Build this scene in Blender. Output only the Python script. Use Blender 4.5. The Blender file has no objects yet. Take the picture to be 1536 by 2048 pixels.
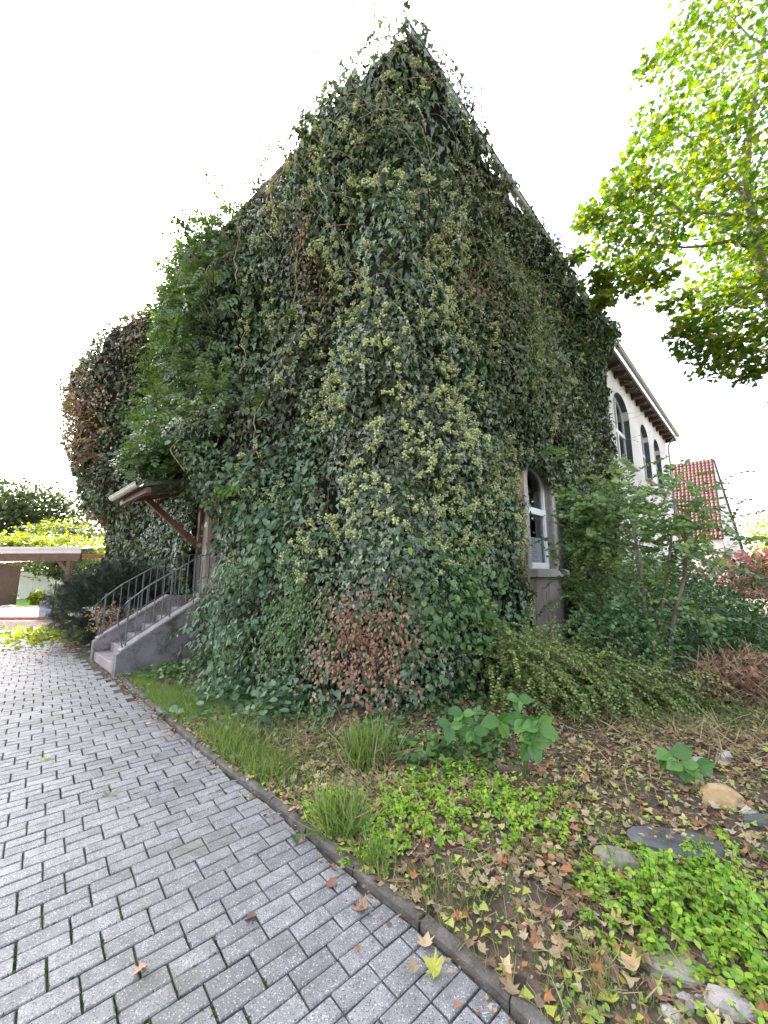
import bpy, math, random
import numpy as np
from mathutils import Vector, Matrix
random.seed(7); RNG = np.random.default_rng(7)
R = math.radians
scene = bpy.context.scene
# ------------------------------------------------------------------ camera, light, exposure
CAMH = 1.72; PITCH = math.atan(126/780); FPX = 780.0
cd = bpy.data.cameras.new('camera'); cam = bpy.data.objects.new('camera', cd); scene.collection.objects.link(cam)
cam.location = (0, 0, CAMH); cam.rotation_euler = (R(90)+PITCH, 0, 0)
cd.sensor_fit = 'VERTICAL'; cd.sensor_height = 24; cd.lens = 24*FPX/2048; cd.clip_start = .05; cd.clip_end = 900
scene.camera = cam
SUN_AZ = R(-33); SUN_EL = R(40)
w = bpy.data.worlds.new('World'); scene.world = w; w.use_nodes = True
nt = w.node_tree; bg = nt.nodes['Background']
sk = nt.nodes.new('ShaderNodeTexSky'); sk.sky_type = 'NISHITA'; sk.sun_disc = False
sk.sun_elevation = SUN_EL; sk.sun_rotation = SUN_AZ; sk.altitude = 0; sk.air_density = 1.0; sk.dust_density = 3.5; sk.ozone_density = 1.0
hs = nt.nodes.new('ShaderNodeHueSaturation'); hs.inputs['Saturation'].default_value = .42   # low saturation whitens the whole sky
nt.links.new(sk.outputs[0], hs.inputs['Color']); nt.links.new(hs.outputs[0], bg.inputs['Color'])
bg.inputs['Strength'].default_value = .15
sd = bpy.data.lights.new('sun', 'SUN'); sd.energy = 3.4; sd.angle = R(.6); sd.color = (1, .93, .80)
so = bpy.data.objects.new('sun', sd); scene.collection.objects.link(so)
sdir = Vector((math.sin(SUN_AZ)*math.cos(SUN_EL), math.cos(SUN_AZ)*math.cos(SUN_EL), math.sin(SUN_EL)))
so.rotation_euler = (-sdir).to_track_quat('-Z', 'Y').to_euler(); so.location = sdir*60
vs = scene.view_settings; vs.view_transform = 'Standard'; vs.look = 'None'; vs.gamma = 1; vs.exposure = 2.45; vs.use_curve_mapping = False
scene.cycles.max_bounces = 6; scene.cycles.transparent_max_bounces = 12

# ------------------------------------------------------------------ helpers
C = scene.collection
def ray(px, py):
    u = (px-768)/FPX; v = (1024-py)/FPX
    f = math.cos(PITCH)-v*math.sin(PITCH); z = v*math.cos(PITCH)+math.sin(PITCH)
    return u/f, z/f
def at(px, py, Y):
    a, b = ray(px, py); return Vector((a*Y, Y, CAMH+b*Y))
def onz(px, py, z=0.0):
    a, b = ray(px, py); Y = (z-CAMH)/b; return Vector((a*Y, Y, z))
WC = Vector((.22, 5.24, 0)); HA = R(45.6); ca, sa = math.cos(HA), math.sin(HA)
def hw(p):                                   # house frame (x along right wall, y along left wall) -> world
    p = np.asarray(p, float); o = np.empty_like(p)
    o[..., 0] = WC.x+ca*p[..., 0]-sa*p[..., 1]; o[..., 1] = WC.y+sa*p[..., 0]+ca*p[..., 1]; o[..., 2] = p[..., 2]; return o
def hdir(p):
    p = np.asarray(p, float); o = np.empty_like(p)
    o[..., 0] = ca*p[..., 0]-sa*p[..., 1]; o[..., 1] = sa*p[..., 0]+ca*p[..., 1]; o[..., 2] = p[..., 2]; return o
def tag(o, label=None, cat=None, group=None, kind=None):
    if label: o['label'] = label
    if cat: o['category'] = cat
    if group: o['group'] = group
    if kind: o['kind'] = kind
    return o
def empty(name, loc=(0, 0, 0), rz=0.0):
    o = bpy.data.objects.new(name, None); C.objects.link(o); o.location = loc; o.rotation_euler = (0, 0, rz); o.empty_display_size = .2; return o
def meshdata(name, v, f, m, smooth=False):
    me = bpy.data.meshes.new(name); me.from_pydata([tuple(x) for x in v], [], [tuple(x) for x in f]); me.materials.append(m)
    if smooth: me.polygons.foreach_set('use_smooth', [True]*len(me.polygons))
    me.update(); return me
def obj(name, me, parent=None, loc=None, rot=None, kind=None):
    o = bpy.data.objects.new(name, me); C.objects.link(o)
    if parent: o.parent = parent
    if loc is not None: o.location = loc
    if rot is not None: o.rotation_euler = rot
    if kind: o['kind'] = kind
    return o
def tris_mesh(name, V, T, m):                # fast numpy triangle mesh
    me = bpy.data.meshes.new(name); n = len(V); t = len(T)
    me.vertices.add(n); me.vertices.foreach_set('co', np.ascontiguousarray(V, np.float32).ravel())
    me.loops.add(t*3); me.loops.foreach_set('vertex_index', np.ascontiguousarray(T, np.int32).ravel())
    me.polygons.add(t); me.polygons.foreach_set('loop_start', np.arange(0, t*3, 3, dtype=np.int32))
    me.materials.append(m); me.update(calc_edges=True); return me
class MB:
    def __init__(s): s.v = []; s.f = []
    def box(s, c, d, rz=0.0, rx=0.0, ry=0.0, bev=0.0):
        hx, hy, hz = d[0]/2, d[1]/2, d[2]/2; M = Matrix.Translation(c) @ Matrix.Rotation(rz, 4, 'Z') @ Matrix.Rotation(ry, 4, 'Y') @ Matrix.Rotation(rx, 4, 'X')
        b = len(s.v)
        if bev <= 0:
            for x, y, z in ((-1,-1,-1),(1,-1,-1),(1,1,-1),(-1,1,-1),(-1,-1,1),(1,-1,1),(1,1,1),(-1,1,1)): s.v.append(M @ Vector((x*hx, y*hy, z*hz)))
            for q in ((0,3,2,1),(4,5,6,7),(0,1,5,4),(1,2,6,5),(2,3,7,6),(3,0,4,7)): s.f.append([b+i for i in q])
        else:
            for z, e in ((-hz, 0), (hz-bev, 0), (hz, bev)):
                for x, y in ((-1,-1),(1,-1),(1,1),(-1,1)): s.v.append(M @ Vector((x*(hx-e), y*(hy-e), z)))
            for k in (0, 4):
                for i in range(4): j = (i+1) % 4; s.f.append([b+k+i, b+k+j, b+k+4+j, b+k+4+i])
            s.f.append([b+8, b+9, b+10, b+11]); s.f.append([b+3, b+2, b+1, b])
        return s
    def quad(s, *p):
        b = len(s.v); s.v += [Vector(q) for q in p]; s.f.append(list(range(b, b+len(p)))); return s
    def tube(s, pts, r, n=6, r2=None):
        pts = [Vector(p) for p in pts]; b = len(s.v); k = len(pts); r2 = r if r2 is None else r2
        for i, p in enumerate(pts):
            d = (pts[min(i+1, k-1)]-pts[max(i-1, 0)]); d = d.normalized() if d.length > 1e-9 else Vector((0, 0, 1))
            up = Vector((0, 0, 1)) if abs(d.z) < .9 else Vector((1, 0, 0)); a = d.cross(up).normalized(); c = a.cross(d)
            rr = r+(r2-r)*i/max(1, k-1)
            for j in range(n): t = 2*math.pi*j/n; s.v.append(p+a*(rr*math.cos(t))+c*(rr*math.sin(t)))
        for i in range(k-1):
            for j in range(n): s.f.append([b+i*n+j, b+i*n+(j+1) % n, b+(i+1)*n+(j+1) % n, b+(i+1)*n+j])
        if n > 3: s.f.append([b+j for j in range(n)][::-1]); s.f.append([b+(k-1)*n+j for j in range(n)])
        return s
    def me(s, name, m, smooth=False): return meshdata(name, s.v, s.f, m, smooth)
    def build(s, name, m, parent=None, smooth=False, kind=None): return obj(name, s.me(name, m, smooth), parent, kind=kind)

# ---- noise
def _h(ix, iy, iz, seed):
    n = (ix.astype(np.int64)*374761393+iy.astype(np.int64)*668265263+iz.astype(np.int64)*2147483647+seed*1274126177) & 0xffffffff
    n = ((n ^ (n >> 13))*1274126177) & 0xffffffff; n = n ^ (n >> 16); return (n & 0xffff)/65535.0
def vn(x, y, z=0.0, seed=0):
    x = np.asarray(x, float); y = np.asarray(y, float); z = np.zeros_like(x)+z
    ix, iy, iz = np.floor(x), np.floor(y), np.floor(z); fx, fy, fz = x-ix, y-iy, z-iz
    fx, fy, fz = [t*t*(3-2*t) for t in (fx, fy, fz)]; o = 0
    for a in (0, 1):
        for b in (0, 1):
            for c in (0, 1): o = o+_h(ix+a, iy+b, iz+c, seed)*(fx if a else 1-fx)*(fy if b else 1-fy)*(fz if c else 1-fz)
    return o*2-1
def sstep(a, b, x): t = np.clip((x-a)/(b-a), 0, 1); return t*t*(3-2*t)
def gauss(x, c, r): return np.exp(-((x-c)/r)**2)
def unit(v): return v/np.maximum(np.linalg.norm(v, axis=-1, keepdims=True), 1e-9)

# ---- materials
def nodes(name):
    m = bpy.data.materials.new(name); m.use_nodes = True; t = m.node_tree; return m, t, t.nodes['Principled BSDF'], t.nodes['Material Output']
def ramp(t, stops, src):
    r = t.nodes.new('ShaderNodeValToRGB'); e = r.color_ramp.elements
    while len(e) < len(stops): e.new(.5)
    for i, (p, c) in enumerate(stops): e[i].position = p; e[i].color = (*c, 1)
    t.links.new(src, r.inputs[0]); return r.outputs[0]
def rnd(t):                                   # one random value per leaf / stone, joined or single
    g = t.nodes.new('ShaderNodeNewGeometry'); oi = t.nodes.new('ShaderNodeObjectInfo'); a = t.nodes.new('ShaderNodeMath'); a.operation = 'ADD'
    t.links.new(g.outputs['Random Per Island'], a.inputs[0]); t.links.new(oi.outputs['Random'], a.inputs[1])
    f = t.nodes.new('ShaderNodeMath'); f.operation = 'FRACT'; t.links.new(a.outputs[0], f.inputs[0]); return f.outputs[0]
def noise(t, scale, detail=3, obj_space=False, rough=.55):
    n = t.nodes.new('ShaderNodeTexNoise'); n.inputs['Scale'].default_value = scale; n.inputs['Detail'].default_value = detail; n.inputs['Roughness'].default_value = rough
    if obj_space: tc = t.nodes.new('ShaderNodeTexCoord'); t.links.new(tc.outputs['Object'], n.inputs['Vector'])
    else: g = t.nodes.new('ShaderNodeNewGeometry'); t.links.new(g.outputs['Position'], n.inputs['Vector'])
    return n.outputs[0]
def mixc(t, f, a, b, mode='MIX'):
    m = t.nodes.new('ShaderNodeMix'); m.data_type = 'RGBA'; m.blend_type = mode
    if isinstance(f, (int, float)): m.inputs[0].default_value = f
    else: t.links.new(f, m.inputs[0])
    for s, i in ((a, 6), (b, 7)):
        if isinstance(s, tuple): m.inputs[i].default_value = (*s, 1)
        else: t.links.new(s, m.inputs[i])
    return m.outputs[2]
def leafmat(name, cols, rough=.4, trans=.25, tcol=None, patch=None, spec=.5):
    m, t, p, out = nodes(name); k = len(cols)
    c = ramp(t, [((i+.5)/k, x) for i, x in enumerate(cols)], rnd(t))
    if patch: c = mixc(t, ramp(t, [(.45, (0, 0, 0)), (.62, (1, 1, 1))], noise(t, patch[1], 2)), c, mixc(t, .75, c, patch[0]))
    t.links.new(c, p.inputs['Base Color']); p.inputs['Roughness'].default_value = rough; p.inputs['Specular IOR Level'].default_value = spec
    if trans > 0:
        tr = t.nodes.new('ShaderNodeBsdfTranslucent'); mx = t.nodes.new('ShaderNodeMixShader'); mx.inputs[0].default_value = trans
        t.links.new(mixc(t, 1.0, c, tcol or (1.6, 1.7, .6), 'MULTIPLY'), tr.inputs[0])
        t.links.new(p.outputs[0], mx.inputs[1]); t.links.new(tr.outputs[0], mx.inputs[2]); t.links.new(mx.outputs[0], out.inputs[0])
    return m
def plain(name, stops, scale=4, rough=.7, bump=.0, bscale=60, detail=5, island=0.0, metal=0.0, obj_space=False):
    m, t, p, out = nodes(name); n = noise(t, scale, detail, obj_space); k = len(stops)
    c = ramp(t, [(.28+.44*i/max(1, k-1), x) for i, x in enumerate(stops)], n)
    if island: c = mixc(t, island, c, ramp(t, [(0, stops[0]), (1, stops[-1])], rnd(t)))
    t.links.new(c, p.inputs['Base Color']); p.inputs['Roughness'].default_value = rough; p.inputs['Metallic'].default_value = metal
    if bump:
        b = t.nodes.new('ShaderNodeBump'); b.inputs['Strength'].default_value = bump; b.inputs['Distance'].default_value = .02
        t.links.new(noise(t, bscale, 6, obj_space), b.inputs['Height']); t.links.new(b.outputs[0], p.inputs['Normal'])
    return m
M = {}
M['ivy'] = leafmat('ivy_leaf', [(.018,.042,.020),(.05,.105,.042),(.09,.165,.06),(.055,.118,.058),(.165,.235,.09),(.15,.21,.135)], .24, .10, patch=((.07,.075,.03), .45), spec=.9)
M['ivyfar'] = leafmat('small_ivy_leaf', [(.03,.058,.026),(.055,.10,.038),(.09,.145,.05),(.13,.17,.07)], .32, .12, patch=((.07,.06,.03), .5), spec=.6)
M['umbel'] = leafmat('ivy_flower', [(.36,.40,.15),(.46,.50,.23),(.58,.60,.35)], .6, .1)
M['wist'] = leafmat('wisteria_leaf', [(.045,.09,.035),(.075,.13,.04),(.10,.16,.045),(.05,.095,.05),(.13,.19,.05)], .38, .25)
M['honey'] = leafmat('honeysuckle_leaf', [(.10,.13,.05),(.15,.18,.07),(.20,.23,.10),(.12,.17,.09)], .45, .3)
M['pale'] = leafmat('pale_green_leaf', [(.38,.46,.36),(.52,.58,.48),(.32,.40,.30)], .4, .2)
M['creeper'] = leafmat('creeper_leaf', [(.08,.14,.08),(.12,.20,.11),(.16,.25,.13),(.06,.11,.06)], .42, .25)
M['round'] = leafmat('round_leaf', [(.07,.15,.05),(.11,.22,.055),(.07,.14,.07),(.18,.27,.07)], .38, .3)
M['dead'] = leafmat('dead_leaf', [(.18,.085,.055),(.32,.18,.11),(.46,.30,.20),(.14,.07,.05),(.38,.20,.13)], .8, .15, (1.3, 1, .7))
M['litter'] = leafmat('litter_leaf', [(.16,.09,.055),(.36,.24,.13),(.50,.38,.21),(.20,.11,.065),(.58,.48,.30),(.10,.06,.04),(.40,.17,.07)], .75, .1, (1.2, 1, .7))
M['yleaf'] = leafmat('yellow_leaf', [(.42,.42,.08),(.5,.5,.14),(.38,.46,.10)], .6, .25)
M['weed'] = leafmat('weed_leaf', [(.13,.25,.05),(.2,.34,.06),(.32,.43,.09),(.44,.48,.17),(.14,.2,.07)], .45, .25)
M['lime'] = leafmat('lime_herb_leaf', [(.17,.37,.035),(.25,.48,.04),(.35,.54,.05),(.13,.28,.035),(.42,.50,.08)], .45, .35, (1.4, 1.3, .5))
M['small'] = leafmat('small_shrub_leaf', [(.09,.16,.03),(.15,.24,.04),(.23,.33,.06),(.32,.37,.10),(.05,.10,.025)], .4, .25)
M['tall'] = leafmat('tall_shrub_leaf', [(.08,.17,.07),(.15,.27,.11),(.24,.34,.10),(.10,.18,.10),(.32,.38,.12)], .42, .3)
M['yew'] = leafmat('yew_needle', [(.010,.024,.014),(.018,.036,.02),(.026,.048,.026)], .5, .05)
M['hedge'] = leafmat('hedge_leaf', [(.04,.10,.045),(.08,.16,.065),(.13,.23,.08)], .33, .2)
M['red'] = leafmat('red_autumn_leaf', [(.50,.13,.14),(.58,.24,.22),(.55,.32,.24),(.45,.16,.15)], .5, .4, (1.4, .9, .8))
M['maple'] = leafmat('maple_leaf', [(.055,.115,.010),(.10,.165,.010),(.17,.21,.012),(.06,.12,.012),(.27,.25,.014)], .5, .5, (1.0, 1.22, .3))
M['tree'] = leafmat('far_tree_leaf', [(.03,.05,.025),(.05,.07,.03),(.09,.11,.03),(.03,.045,.028)], .6, .3)
M['ytree'] = leafmat('yellow_green_leaf', [(.14,.19,.02),(.22,.26,.03),(.28,.28,.04)], .5, .35)
M['grass'] = leafmat('grass_blade', [(.08,.17,.035),(.12,.23,.04),(.17,.27,.06),(.27,.28,.11)], .45, .3)
M['straw'] = leafmat('straw', [(.34,.26,.14),(.42,.34,.2),(.26,.17,.10)], .8, .1, (1.1, 1, .8))
M['bark'] = plain('bark', [(.06,.045,.03),(.13,.10,.07),(.2,.17,.12)], 9, .85, .6, 40)
M['vine'] = plain('vine_stem', [(.17,.11,.075),(.30,.22,.155),(.42,.34,.26)], 6, .8)
M['plaster'] = plain('pink_plaster', [(.26,.21,.20),(.34,.28,.265),(.42,.34,.31)], 1.6, .9, .35, 45)
M['chip'] = plain('white_stone', [(.38,.36,.34),(.48,.46,.44),(.56,.54,.52)], 8, .9, .5, 50)
M['white'] = plain('white_plaster', [(.55,.51,.50),(.68,.64,.62),(.78,.75,.73)], .8, .9, .15, 30)
M['stone'] = plain('window_stone', [(.33,.295,.27),(.43,.39,.36),(.50,.465,.44)], 14, .85, .4, 90)
M['concrete'] = plain('stair_concrete', [(.11,.105,.10),(.19,.175,.175),(.26,.24,.24)], 3.5, .9, .5, 50)
M['pinkstep'] = plain('stair_tread', [(.20,.165,.165),(.28,.24,.24),(.34,.30,.30)], 5, .85, .3, 60)
_m = M['concrete']; _t = _m.node_tree; _p = _t.nodes['Principled BSDF']; _src = _p.inputs['Base Color'].links[0].from_socket
_c = mixc(_t, ramp(_t, [(.5, (0, 0, 0)), (.66, (1, 1, 1))], noise(_t, 2.3, 6, rough=.7)), _src, (.055, .06, .035)); _c = mixc(_t, ramp(_t, [(.485, (0, 0, 0)), (.5, (1, 1, 1)), (.515, (0, 0, 0))], noise(_t, 1.4, 8, rough=.6)), _c, mixc(_t, .6, _c, (.03, .03, .03))); _t.links.new(_c, _p.inputs['Base Color'])
M['iron'] = plain('railing_paint', [(.10,.11,.11),(.16,.17,.17)], 8, .45, metal=.3)
M['zinc'] = plain('zinc', [(.24,.24,.23),(.34,.34,.33)], 5, .45, metal=.6)
M['upvc'] = plain('white_window_paint', [(.78,.79,.81),(.84,.85,.86)], 3, .35)
M['wood'] = plain('brown_wood', [(.07,.035,.022),(.13,.06,.035),(.17,.08,.05)], 5, .6, .2, 40)
M['dwood'] = plain('dark_rafter_wood', [(.045,.028,.024),(.075,.045,.036)], 5, .8)
M['tile'] = plain('red_roof_tile', [(.075,.022,.02),(.12,.035,.03),(.16,.055,.045)], 3, .7, island=.5)
M['gtile'] = plain('grey_roof_tile', [(.10,.10,.10),(.17,.16,.16)], 3, .7, island=.5)
M['soil'] = plain('bed_soil', [(.04,.03,.02),(.09,.065,.045),(.17,.125,.085)], 7, 1, .9, 30)
M['kerb'] = plain('kerb_concrete', [(.05,.043,.036),(.105,.092,.080),(.19,.17,.155)], 9, .95, .6, 70)
M['tan'] = plain('sandstone', [(.34,.22,.11),(.46,.32,.17),(.54,.42,.26)], 7, .9, .7, 25)
M['slate'] = plain('slate', [(.06,.062,.066),(.10,.102,.106),(.15,.151,.155)], 4, .55, .2, 30)
M['mossy'] = plain('mossy_stone', [(.16,.15,.10),(.25,.24,.17),(.32,.30,.25)], 9, .95, .6, 40)
M['rubble'] = plain('rubble_stone', [(.26,.22,.2),(.38,.34,.32),(.5,.47,.45)], 8, .9, .6, 40)
M['brick'] = plain('brick_piece', [(.28,.10,.06),(.40,.18,.12)], 8, .9, .5, 50)
M['roofing'] = plain('canopy_roofing', [(.05,.05,.045),(.10,.10,.085)], 4, .7)
M['acryl'] = plain('pergola_roof_sheet', [(.62,.52,.52),(.72,.64,.64)], 2, .4)
M['far_floor'] = plain('pale_terrace', [(.5,.47,.43),(.6,.57,.53)], 2, .9)
M['field'] = plain('dry_ground', [(.10,.09,.06),(.16,.15,.10)], 1.5, 1)
M['lawn'] = plain('lawn_green', [(.10,.20,.03),(.16,.28,.04)], 3, .9, .4, 60)
M['orange'] = plain('terracotta', [(.5,.16,.06),(.6,.22,.10)], 5, .7)
M['grey'] = plain('grey_box', [(.30,.32,.36),(.36,.38,.42)], 3, .6)
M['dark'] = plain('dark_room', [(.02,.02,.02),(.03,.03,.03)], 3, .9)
M['black'] = plain('black_rubber', [(.02,.02,.02),(.04,.035,.035)], 9, .7)
M['reveal'] = plain('dark_blue_grey_lining', [(.05,.06,.075),(.08,.09,.11)], 4, .6)
M['curtain'] = plain('pale_blind', [(.55,.60,.62),(.66,.70,.72)], 3, .8)
M['moss'] = leafmat('joint_moss', [(.06,.10,.02),(.09,.14,.03),(.05,.07,.02)], .9, .1)
M['door'] = plain('salmon_door_wall', [(.55,.30,.22),(.66,.40,.32)], 3, .7)
M['green'] = plain('green_tarp', [(.01,.16,.09),(.02,.24,.13)], 3, .5)
# glass: see-through pane with a mirror coat
m, t, p, out = nodes('glass_pane'); g1 = t.nodes.new('ShaderNodeBsdfGlossy'); g1.inputs['Roughness'].default_value = .03; g1.inputs[0].default_value = (.8, .88, .92, 1)
tr = t.nodes.new('ShaderNodeBsdfTransparent'); mx = t.nodes.new('ShaderNodeMixShader'); mx.inputs[0].default_value = .32
t.links.new(tr.outputs[0], mx.inputs[1]); t.links.new(g1.outputs[0], mx.inputs[2]); t.links.new(mx.outputs[0], out.inputs[0]); M['glass'] = m
# speckled concrete pavers
def paver_mat(name, base, speck=True):
    m, t, p, out = nodes(name)
    c = ramp(t, [(.0, base[0]), (.5, base[1]), (1, base[2])], rnd(t))
    c = mixc(t, .35, c, ramp(t, [(.35, base[0]), (.65, base[2])], noise(t, 2.2, 4)))
    if speck:
        g = t.nodes.new('ShaderNodeNewGeometry'); v = t.nodes.new('ShaderNodeTexVoronoi'); v.inputs['Scale'].default_value = 150; t.links.new(g.outputs['Position'], v.inputs['Vector'])
        sp = t.nodes.new('ShaderNodeSeparateColor'); t.links.new(v.outputs['Color'], sp.inputs[0])
        def gate(ch, lo):
            a = t.nodes.new('ShaderNodeMath'); a.operation = 'GREATER_THAN'; a.inputs[1].default_value = lo; t.links.new(sp.outputs[ch], a.inputs[0])
            b = t.nodes.new('ShaderNodeMath'); b.operation = 'LESS_THAN'; b.inputs[1].default_value = .45; t.links.new(v.outputs['Distance'], b.inputs[0])
            d = t.nodes.new('ShaderNodeMath'); d.operation = 'MULTIPLY'; t.links.new(a.outputs[0], d.inputs[0]); t.links.new(b.outputs[0], d.inputs[1]); return d.outputs[0]
        c = mixc(t, gate(0, .80), c, (.46, .46, .48)); c = mixc(t, gate(1, .78), c, (.085, .085, .095))
        fine = ramp(t, [(.38, (.72, .72, .74)), (.62, (1.25, 1.25, 1.25))], noise(t, 230, 2)); c = mixc(t, 1.0, c, fine, 'MULTIPLY')
    st = ramp(t, [(.50, (0, 0, 0)), (.72, (1, 1, 1))], noise(t, 1.3, 7, rough=.65)); c = mixc(t, st, c, mixc(t, .6, c, (.10, .10, .065))); c = mixc(t, 1.0, c, ramp(t, [(.3, (.78, .78, .78)), (.7, (1.18, 1.18, 1.18))], noise(t, 11, 5)), 'MULTIPLY')
    t.links.new(c, p.inputs['Base Color']); p.inputs['Roughness'].default_value = .62
    b = t.nodes.new('ShaderNodeBump'); b.inputs['Strength'].default_value = .5; b.inputs['Distance'].default_value = .004
    t.links.new(noise(t, 160, 4), b.inputs['Height']); t.links.new(b.outputs[0], p.inputs['Normal']); return m
M['paver'] = paver_mat('grey_speckled_paver', ((.160, .158, .166), (.212, .209, .216), (.275, .271, .275)))
M['redpaver'] = paver_mat('reddish_paver', ((.30, .20, .18), (.38, .27, .24), (.44, .34, .31)), False)
m, t, p, out = nodes('joint_fill'); n1 = noise(t, 5, 5)
t.links.new(ramp(t, [(.40, (.055, .045, .038)), (.52, (.075, .068, .045)), (.62, (.075, .10, .03))], n1), p.inputs['Base Color']); p.inputs['Roughness'].default_value = 1
b = t.nodes.new('ShaderNodeBump'); b.inputs['Strength'].default_value = .8; t.links.new(noise(t, 90, 4), b.inputs['Height']); t.links.new(b.outputs[0], p.inputs['Normal']); M['joint'] = m

# ---- leaves.  template: verts (x across, y to tip, z up), tris
def T_ivy():
    v = [(0,.28,-.05),(0,0,0),(-.36,-.04,.04),(-.5,.3,.07),(-.24,.42,.03),(-.2,.72,.03),(0,1,-.1),(.2,.72,.03),(.24,.42,.03),(.5,.3,.07),(.36,-.04,.04)]
    return np.array(v), np.array([(0, i, i+1) for i in range(1, 10)]+[(0, 10, 1)])
def T_big():
    ws = (.0, .20, .30, .33, .27, .14, .0); V = []; T = []
    for i, w_ in enumerate(ws):
        y = i/6; z = -.16*y*y; V += [(-w_, y, z+.10*w_/.33+.012*(i % 2)), (0, y, z-.02), (w_, y, z+.10*w_/.33+.012*(i % 2))]
    for i in range(6):
        for k in (0, 1): a = i*3+k; T += [(a, a+1, a+4), (a, a+4, a+3)]
    return np.array(V), np.array(T)
def T_ivy5():
    v = [(0,.3,-.05),(0,0,0),(-.45,.12,.06),(-.22,.5,.03),(0,1,-.1),(.22,.5,.03),(.45,.12,.06)]
    return np.array(v), np.array([(0, i, i+1) for i in range(1, 6)]+[(0, 6, 1)])
def T_oval(w=.28):
    v = [(0,0,0),(-w*.8,.3,.07),(-w*.75,.7,.05),(0,1,-.06),(w*.75,.7,.05),(w*.8,.3,.07),(0,.5,-.02)]
    return np.array(v), np.array([(0,1,6),(1,2,6),(2,3,6),(3,4,6),(4,5,6),(5,0,6)])
def T_quad(w=.3):
    v = [(0,0,0),(-w,.45,.06),(0,1,-.05),(w,.45,.06)]; return np.array(v), np.array([(0,1,2),(0,2,3)])
def T_maple():
    v = [(0,.3,0)]; rr = [(.0,.0),(-.28,.02),(-.55,.1),(-.36,.3),(-.62,.55),(-.26,.52),(-.18,.72),(0,1.05),(.18,.72),(.26,.52),(.62,.55),(.36,.3),(.55,.1),(.28,.02)]
    for i, (x, y) in enumerate(rr): v.append((x, y, .10*abs(x)-.08*(y-.4)**2))
    k = len(rr); return np.array(v), np.array([(0, i, i+1) for i in range(1, k)]+[(0, k, 1)])
def T_dry():
    v, t_ = T_maple(); v = v.copy(); v[:, 2] += .55*v[:, 0]**2-.45*(v[:, 1]-.5)**2+.12*np.sin(v[:, 0]*9+v[:, 1]*7); return v, t_
def T_blade():
    v = [(-.02,0,0),(.02,0,0),(-.014,.55,.0),(.014,.55,.0),(0,1,-.18)]; return np.array(v), np.array([(0,1,2),(1,3,2),(2,3,4)])
def T_pinnate(pairs=4, w=.1):
    V = []; T = []; q, tq = T_oval(.36); ax = [(-.008,0,0),(.008,0,0),(0,1,-.12)]; V += ax; T.append((0,1,2))
    for i in range(pairs):
        y = .18+.7*i/(pairs-1)
        for s in (-1, 1):
            a = s*R(62-4*i); b = len(V); L = .30*(1-.25*abs(i/(pairs-1)-.4))
            for x, yy, z in q: V.append((x*L*math.cos(a)+yy*L*math.sin(a), y+yy*L*math.cos(a)-x*L*math.sin(a), z*L-.10*abs(yy*L)-.12*y*y))
            T += [(b+i0, b+i1, b+i2) for i0, i1, i2 in tq]
    b = len(V)
    for x, yy, z in q: V.append((x*.3, .95+yy*.28, z*.3-.14))
    T += [(b+i0, b+i1, b+i2) for i0, i1, i2 in tq]; return np.array(V), np.array(T)
def T_trifol():
    V = []; T = []; q, tq = T_oval(.4)
    for k in (-1, 0, 1):
        a = k*R(85); b = len(V)
        for x, y, z in q: V.append(((x*.75+0)*math.cos(a)+(y*.75+.08)*math.sin(a), (y*.75+.08)*math.cos(a)-x*.75*math.sin(a)+.2, z*.7-.15*(y*.7)**2))
        T += [(b+i0, b+i1, b+i2) for i0, i1, i2 in tq]
    return np.array(V), np.array(T)
def T_spruce():                                 # a short needle spray
    V = []; T = []
    for i in range(5):
        y = .1+.18*i
        for s in (-1, 1): b = len(V); V += [(0, y-.035, 0), (0, y+.035, 0), (s*.30, y+.2, .05)]; T.append((b, b+1, b+2))
    return np.array(V), np.array(T)
def frames(tip, nrm):
    y = unit(tip); x = unit(np.cross(y, nrm)); z = np.cross(x, y); return x, y, z
def place(tpl, P, tip, nrm, size):
    tv, tt = tpl; x, y, z = frames(tip, nrm); s = np.asarray(size)[:, None, None]
    V = P[:, None, :]+s*(tv[None, :, 0:1]*x[:, None]+tv[None, :, 1:2]*y[:, None]+tv[None, :, 2:3]*z[:, None])
    n, k = len(P), len(tv); F = tt[None]+(np.arange(n)*k)[:, None, None]
    return V.reshape(-1, 3), F.reshape(-1, 3)
def foliage(name, parent, tpl, P, tip, nrm, size, m, singles=0, single_name='leaf', prefer=None):
    P = np.asarray(P, float); size = np.broadcast_to(np.asarray(size, float), (len(P),)).copy(); org = np.array(parent.location) if parent else np.zeros(3)
    if singles:
        d = np.linalg.norm(P-np.array((0, 0, CAMH)), axis=1)/size
        if prefer is not None: d = d*prefer
        idx = np.argsort(d)[:singles]; sm = meshdata(single_name, tpl[0], tpl[1], m); x, y, z = frames(tip[idx], nrm[idx])
        for j, i in enumerate(idx):
            o = bpy.data.objects.new(single_name, sm); C.objects.link(o); o.parent = parent; s = size[i]
            mt = Matrix(((x[j][0]*s, y[j][0]*s, z[j][0]*s, P[i][0]-org[0]), (x[j][1]*s, y[j][1]*s, z[j][1]*s, P[i][1]-org[1]), (x[j][2]*s, y[j][2]*s, z[j][2]*s, P[i][2]-org[2]), (0, 0, 0, 1)))
            o.matrix_local = mt
        k = np.ones(len(P), bool); k[idx] = False; P, tip, nrm, size = P[k], tip[k], nrm[k], size[k]
    if not len(P): return None
    V, F = place(tpl, P-org, tip, nrm, size); return obj(name, tris_mesh(name, V, F, m), parent, kind='stuff')
def rn(n, s=1.0): return RNG.normal(0, s, (n, 3))
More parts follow.
